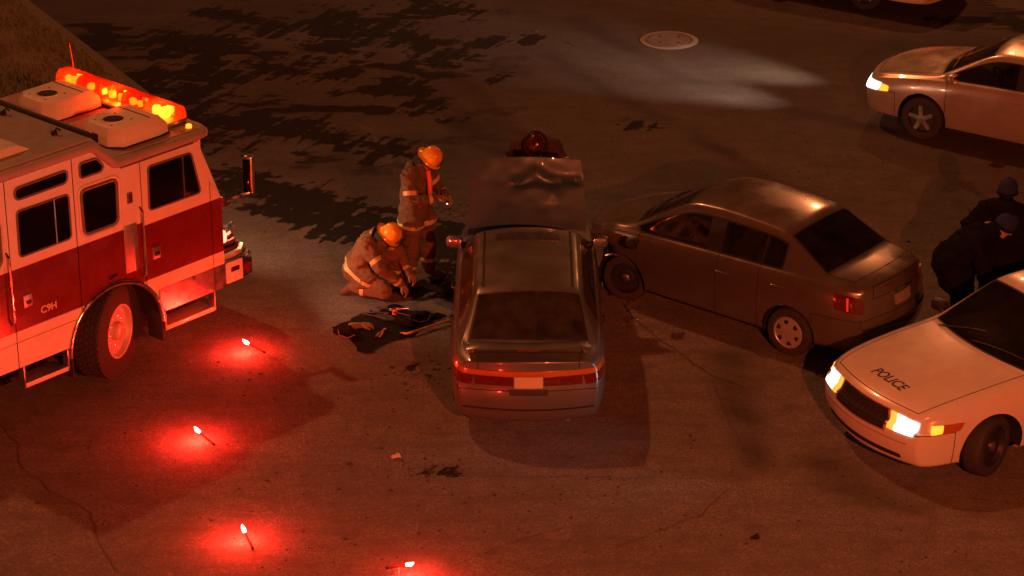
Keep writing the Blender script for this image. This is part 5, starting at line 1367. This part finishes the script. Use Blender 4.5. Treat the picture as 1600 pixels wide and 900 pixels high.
# --- firefighter kneeling over the tools
J = dict(head=(.22, -.02, .76), face=(.66, -.05, -.76), up=(.76, 0, .66), neck=(.06, 0, .73), chest=(1, 0, -.4),
         ls=(.01, .20, .66), rs=(.01, -.20, .66), le=(.24, .27, .46), re=(.22, -.25, .43), lw=(.42, .13, .26), rw=(.42, -.10, .20),
         lh=(-.18, .11, .31), rh=(-.18, -.12, .30), lk=(.22, .26, .42), rk=(.24, -.18, .115), la=(.12, .30, .085), ra=(-.20, -.20, .11), lf=(1, .1, 0), rf=(-.62, -.05, -.30), lhd=(.6, .0, -.7), rhd=(.6, .1, -.75), lup=(1, 0, .5), rup=(1, 0, .5))
p2 = at(583, 455); o2 = dict(fire_out); o2.update(hem=.46, coat=M['turnred'], trousers=M['turnred'], seed=11)
t2, V2, P2 = person('firefighter', 'firefighter in yellow helmet kneeling over tools on the ground', (p2.x, p2.y, 0), R(-22), J, o2)

# --- firefighter leaning over the engine behind the raised hood
J = dict(head=(.26, 0, 1.62), face=(.60, 0, -.80), up=(.80, 0, .60), neck=(.10, 0, 1.62), chest=(1, 0, -.3),
         ls=(.06, .22, 1.56), rs=(.06, -.22, 1.56), le=(.22, .37, 1.30), re=(.22, -.38, 1.29), lw=(.42, .22, 1.10), rw=(.42, -.20, 1.08),
         lh=(-.20, .10, .98), rh=(-.20, -.10, .98), lk=(-.10, .13, .53), rk=(-.14, -.13, .53), la=(-.18, .14, .085), ra=(-.22, -.14, .085), lf=(1, .1, 0), rf=(1, -.1, 0))
for k_ in J:
    if k_ not in ('face', 'up', 'chest', 'lf', 'rf') and J[k_][2] > .6: J[k_] = (J[k_][0], J[k_][1], J[k_][2] - .09)
o3 = dict(fire_out); o3.update(helmet=M['helmr'], coat=mat('dark turnout cloth', (.05, .032, .018), .92, var=.5, scale=9, bump=.8, bscale=22), seed=21)  # coat in a darker brown than the other turnout coats
person('firefighter', 'firefighter in dark red helmet bending behind the raised hood', (0.30, 29.35, 0), R(-92), J, o3)

# --- two people in dark parkas by the police car
do = dict(kind='civil', coat=M['dark'], trousers=M['dark'], boot=M['matte'], seed=31)
def knit_cap(t, P, m):
    c0 = P(0, 0, 0); bm = B(); rings = []
    for s, z in ((1.0, -.02), (1.06, .0), (1.06, .05), (1.0, .09), (.85, .125), (.55, .15), (.2, .162), (.01, .164)):
        rings.append([bm.verts.new(P(math.cos(a) * .108 * s - .012, math.sin(a) * .098 * s, z + .012 * math.cos(a))) for a in [2 * math.pi * k / 24 for k in range(24)]])
    for A, Bq in zip(rings[:-1], rings[1:]):
        for k in range(24): bm.faces.new((A[k], A[(k + 1) % 24], Bq[(k + 1) % 24], Bq[k]))
    bm.faces.new(rings[-1]); o = obj('knit_cap', bm, m, t, smooth=60)
    bm = B(); tube(bm, [P(math.cos(a) * .114 - .012, math.sin(a) * .104, .004 + .012 * math.cos(a)) for a in [2 * math.pi * k / 24 for k in range(24)]], .014, 6, closed=True); obj('cap_cuff', bm, M['dark'], o)
J = dict(head=(.05, 0, 1.62), face=(1, 0, -.12), up=(.1, 0, 1), neck=(.0, 0, 1.47), ls=(0, .20, 1.40), rs=(0, -.20, 1.40), le=(-.10, .36, 1.22), re=(-.02, -.33, 1.14), lw=(.10, .24, 1.08), rw=(.16, -.26, 1.0),
         lh=(0, .10, .92), rh=(0, -.10, .92), lk=(.03, .12, .50), rk=(.03, -.12, .50), la=(0, .13, .08), ra=(0, -.13, .08), lf=(1, .1, 0), rf=(1, -.1, 0))
t4, V4, P4 = person('person', 'person in black parka and blue knit cap standing upright by the police car', (5.64, 27.12, 0), R(62), J, do); knit_cap(t4, P4, M['dnavy'])
J = dict(head=(.34, 0, 1.30), face=(.80, 0, -.60), up=(.60, 0, .80), neck=(.18, 0, 1.24), ls=(.09, .21, 1.16), rs=(.09, -.21, 1.16), le=(.22, .30, .88), re=(.20, -.30, .86), lw=(.36, .18, .70), rw=(.34, -.18, .68),
         lh=(-.16, .11, .86), rh=(-.16, -.11, .86), lk=(-.02, .13, .47), rk=(-.02, -.13, .47), la=(-.12, .13, .08), ra=(-.12, -.13, .08), lf=(1, .1, 0), rf=(1, -.1, 0))
do2 = dict(do); do2['seed'] = 44
for (t_, V_) in ((t4, V4),):
    t_.scale = (1.07, 1.07, 1.05)
    bm = B(); capsule(bm, V_['neck'] + Vector((-.10, -.09, .03)), V_['neck'] + Vector((-.10, .09, .03)), .085, .085); obj('parka_hood', bm, M['dark'], t_, smooth=60)
t5, V5, P5 = person('person', 'person in black parka bending forward beside the police car windshield', (5.24, 26.98, 0), R(-14), J, do2); knit_cap(t5, P5, M['dnavy']); t5.scale = (1.10, 1.10, 1.07)
# ================================================================ road flares
def flare(px, py, rz, label, tilt, stand=True, watts=24, size=1.0):
    p = at(px, py, .09); p.z = 0
    t = thing('road_flare', label, 'flare', p, rz, 'burning road flares')
    a = R(tilt); L_ = .26 * size; tip = Vector((0, 0, .14 if stand else .05)); end = tip + Vector((math.cos(a) * L_, 0, -math.sin(a) * L_)); end.z = max(end.z, .014)
    d = (end - tip).normalized(); bm = B(); tube(bm, [tip + d * .03, tip + d * .05, end], [.009, .012, .012], 10); st_ = obj('stick', bm, M['flarestick'], t)
    bm = B(); tube(bm, [end - d * .03, end], .0135, 10); obj('end_cap', bm, M['plastic'], st_)
    if stand:
        bm = B(); c = tip + d * .12
        for s in (1, -1): tube(bm, [c, Vector((c.x - .03, s * .06, .0))], .003, 5)
        obj('wire_stand', bm, M['steel'], st_)
    bm = B(); tube(bm, [tip + d * .035, tip, tip - d * .02, tip - d * .045 + Vector((0, 0, .012))], [.013, .020, .016, .004], 10); obj('flame', bm, M['flame'], t)
    point(t, tip - d * .03 + Vector((0, 0, .022)), watts, (1.0, .009, .004), .035, 'flare_light')
    point(t, tip - d * .01 + Vector((0, 0, .0)), 2.2, (1.0, .50, .16), .03, 'flare_core')
    return t
flare(385, 541, R(-22), 'burning red road flare between the fire engine and the kneeling firefighter', 20, True, 90)
flare(309, 679, R(-35), 'burning red road flare out past the fire engine front wheel', 24, True, 108)
flare(381, 834, R(-60), 'burning red road flare farther out on open road, propped nearly upright', 34, True, 100)
flare(640, 889, R(160), 'burning red road flare standing apart on open road behind the hood-up car', 20, True, 64)

# ================================================================ tool sheet and tools
quad = [at(518, 512), at(606, 478), at(700, 494), at(572, 553)]
bm = B(); N = 26; g = []
for j in range(N + 1):
    row = []
    for i in range(N + 1):
        u, v = i / N, j / N; p = (quad[0] * (1 - u) + quad[3] * u) * (1 - v) + (quad[1] * (1 - u) + quad[2] * u) * v
        e = min(u, 1 - u, v, 1 - v); p = p + Vector((noise.noise(Vector((u * 3, v * 3, 1))) + .5 * noise.noise(Vector((u * 9, v * 9, 3))), noise.noise(Vector((u * 3, v * 3, 9))) + .5 * noise.noise(Vector((u * 9, v * 9, 5))), 0)) * .11
        row.append(bm.verts.new((p.x, p.y, .008 + .022 * max(0, noise.noise(Vector((p.x * 5, p.y * 5, 2)))) + .012 * max(0, noise.noise(Vector((p.x * 14, p.y * 14, 2)))) - (.004 if e < .01 else 0))))
    g.append(row)
for j in range(N):
    for i in range(N): bm.faces.new((g[j][i], g[j][i + 1], g[j + 1][i + 1], g[j + 1][i]))
tag(obj('tool_sheet', bm, M['tarp'], smooth=180), 'black sheet spread on the road under the rescue tools', 'tarp')
def lay(name, label, px, py, rz, build, cat='tool'):
    p = at(px, py); t = thing(name, label, cat, (p.x, p.y, .024), R(rz), 'rescue tools laid out on the black sheet'); build(t); return t
def crowbar(t):
    bm = B(); tube(bm, [(-.38, .05, .015), (-.36, .0, .02), (-.28, -.005, .018), (.36, 0, .016), (.42, .012, .012)], [.010, .013, .013, .013, .008], 8); obj('bar', bm, M['tape'], t)
    bm = B(); box(bm, (-.385, .065, .014), (.03, .05, .012), .003); obj('claw', bm, M['steel'], t)
def wrench(L_):
    def f(t):
        bm = B(); box(bm, (0, 0, .012), (L_, .022, .010), .004); obj('shaft', bm, M['engine'], t)
        for s in (-1, 1):
            bm = B(); lathe(bm, [(.013, .004), (.026, .004), (.026, .018), (.013, .018)], 16, 'z', (s * L_ / 2, 0, 0), close=True); obj('jaw', bm, M['engine'], t)
    return f
def glovelay(t):
    bm = B(); 
    for c in hand_caps((0, 0, .03), (1, 0, 0), (0, 0, 1), 1.2): capsule(bm, *c[:4], n=8)
    capsule(bm, (-.10, 0, .03), (0, 0, .03), .045, .034, 10); obj('palm', bm, M['glove'], t, smooth=60)
def cutter(t):
    bm = B(); box(bm, (-.12, 0, .05), (.24, .10, .09), .03); obj('motor_housing', bm, M['tarp'], t)
    for s in (-1, 1):
        bm = B(); prism(bm, rpoly([(0, s * .005), (.10, s * .06), (.26, s * .025), (.28, s * .012), (.12, s * .02)], .01, 3), .035, .055, (0, 1, 2)); obj('blade', bm, M['engine'], t)
    bm = B(); tube(bm, [(-.20, 0, .09), (-.20, 0, .14), (-.02, 0, .14), (-.02, 0, .09)], .011, 8); obj('carry_handle', bm, M['plastic'], t)
lay('crowbar', 'yellowish crowbar lying along the near edge of the black tool sheet', 674, 514, 38, crowbar)
lay('wrench', 'long steel wrench in the row of wrenches on the black sheet', 585, 498, -25, wrench(.26)); lay('wrench', 'medium steel wrench in the row of wrenches on the black sheet', 592, 492, -25, wrench(.20)); lay('wrench', 'short steel wrench in the row of wrenches on the black sheet', 601, 486, -25, wrench(.15))
lay('work_glove', 'brown work glove dropped on the black tool sheet', 563, 515, 10, glovelay, 'glove')
lay('rescue_cutter', 'dark hydraulic cutter lying on the black tool sheet', 618, 508, 150, cutter)
def redcap(t):
    bm = B(); lathe(bm, [(.030, 0), (.032, .03), (.026, .05), (.012, .055), (.012, .075), (.0005, .075)], 16, 'z'); obj('can_body', bm, M['orange'], t)
    bm = B(); lathe(bm, [(.014, .07), (.014, .09), (.0005, .09)], 12, 'z'); obj('can_cap', bm, M['plastic'], t)
lay('spray_can', 'small orange can standing on the black tool sheet', 617, 494, 0, redcap, 'can')
def pouch(t):
    bm = B(); capsule(bm, (-.10, 0, .05), (.10, .02, .045), .06, .05, 14, .7, (0, 0, 1)); capsule(bm, (-.02, .03, .06), (.06, -.03, .07), .045, .04, 12); obj('pouch_body', bm, M['tarp'], t, smooth=70)
    bm = B(); tube(bm, [(-.12, -.05, .05), (-.05, -.11, .02), (.07, -.10, .015), (.13, -.03, .05)], .006, 6); obj('pouch_strap', bm, M['glove'], t)
def pliers(t):
    for s_ in (1, -1):
        bm = B(); tube(bm, [(.08, s_ * .006, .014), (0, 0, .016), (-.07, -s_ * .022, .014), (-.15, -s_ * .020, .012)], [.006, .010, .009, .008], 8); obj('handle', bm, M['orange'] if s_ > 0 else M['steel'], t)
lay('tool_pouch', 'black tool pouch with brown strap on the black sheet', 655, 502, 25, pouch, 'pouch'); lay('tool_roll', 'rolled black tool bag at the end of the black sheet', 545, 526, -40, pouch, 'bag')
lay('pliers', 'open pliers with one orange handle on the black sheet', 598, 522, 70, pliers); lay('pliers', 'pliers at the far edge of the black sheet beside the spray can', 628, 487, 10, pliers)
# a crushed cup on the road
p = at(612, 717); t = thing('crushed_cup', 'small crushed paper cup lying on open road', 'cup', (p.x, p.y, 0.0), R(30))
bm = B(); rings = []
for r_, x in ((.028, 0), (.030, .03), (.034, .06), (.037, .085)):
    rings.append([bm.verts.new((x, math.cos(k * math.pi / 8) * r_ * (1 + .2 * math.sin(x * 90)), .022 + math.sin(k * math.pi / 8) * r_ * .55)) for k in range(16)])
for A, Bq in zip(rings[:-1], rings[1:]):
    for k in range(16): bm.faces.new((A[k], A[(k + 1) % 16], Bq[(k + 1) % 16], Bq[k]))
bm.faces.new(rings[0]); obj('cup_wall', bm, M['canvas'], t)
bm = B(); tube(bm, [rings and (.085, math.cos(k * math.pi / 8) * .0375 * (1 + .2 * math.sin(.085 * 90)), .022 + math.sin(k * math.pi / 8) * .0206) for k in range(16)], .003, 5, closed=True); obj('cup_rim', bm, M['canvas'], t)

# ================================================================ street lamp on the near kerb (it stands outside the frame; its light is what the near road shows)
def street_lamp(x, y, rz, watts, label, col):
    t = thing('street_lamp', label, 'street lamp', (x, y, 0), rz)
    bm = B(); lathe(bm, [(.13, 0), (.13, .5), (.085, .6), (.055, 8.6)], 16, 'z'); obj('pole', bm, M['steel'], t)
    bm = B(); tube(bm, [(0, 0, 8.5), (.2, 0, 8.85), (.8, 0, 9.05), (1.7, 0, 9.1)], [.045, .04, .035, .03], 10); obj('arm', bm, M['steel'], t)
    bm = B(); box(bm, (1.95, 0, 9.1), (.62, .26, .14), .05); hd = obj('lamp_head', bm, M['plastic'], t)
    bm = B(); box(bm, (1.97, 0, 9.02), (.40, .20, .04), .015); obj('lamp_lens', bm, M['warmlamp'], hd)
    point(t, (1.97, 0, 8.92), watts, col, .12, 'street_lamp_light')
street_lamp(4.6, 4.0, R(90), 15500, 'tall street lamp on the near side of the junction', (1.0, .15, .042))
street_lamp(9.2, 46.5, R(-140), 1500, 'tall street lamp beyond the far side of the junction', (1.0, .30, .10))

# broken plastic and glass under the crumpled corners
def debris():
    r = random.Random(8)
    for nm, m_, n, lab in (('plastic_shards', M['plastic'], 70, 'broken black plastic bits on the road beside the hood-up car'), ('glass_shards', M['chrome'], 60, 'glinting glass bits scattered beside the hood-up car')):
        bm = B()
        for _ in range(n):
            c = r.choice(((708, 332, 16, 8), (715, 405, 10, 18), (985, 480, 18, 10), (690, 440, 18, 8)))
            p = at(c[0] + r.gauss(0, c[2]), c[1] + r.gauss(0, c[3])); s_ = r.uniform(.008, .03) if nm[0] == 'p' else r.uniform(.004, .011)
            a = r.uniform(0, 6.28); v = [bm.verts.new((p.x + math.cos(a + k * 2.1) * s_ * r.uniform(.6, 1.3), p.y + math.sin(a + k * 2.1) * s_ * r.uniform(.6, 1.3), .006 + r.uniform(0, s_ * .8))) for k in range(3)]
            w = bm.verts.new((p.x, p.y, .001)); bm.faces.new(v)
            for k in range(3): bm.faces.new((v[k], w, v[(k + 1) % 3]))
        tag(obj(nm, bm, m_, smooth=0, kind='stuff'), lab, 'debris')
debris()
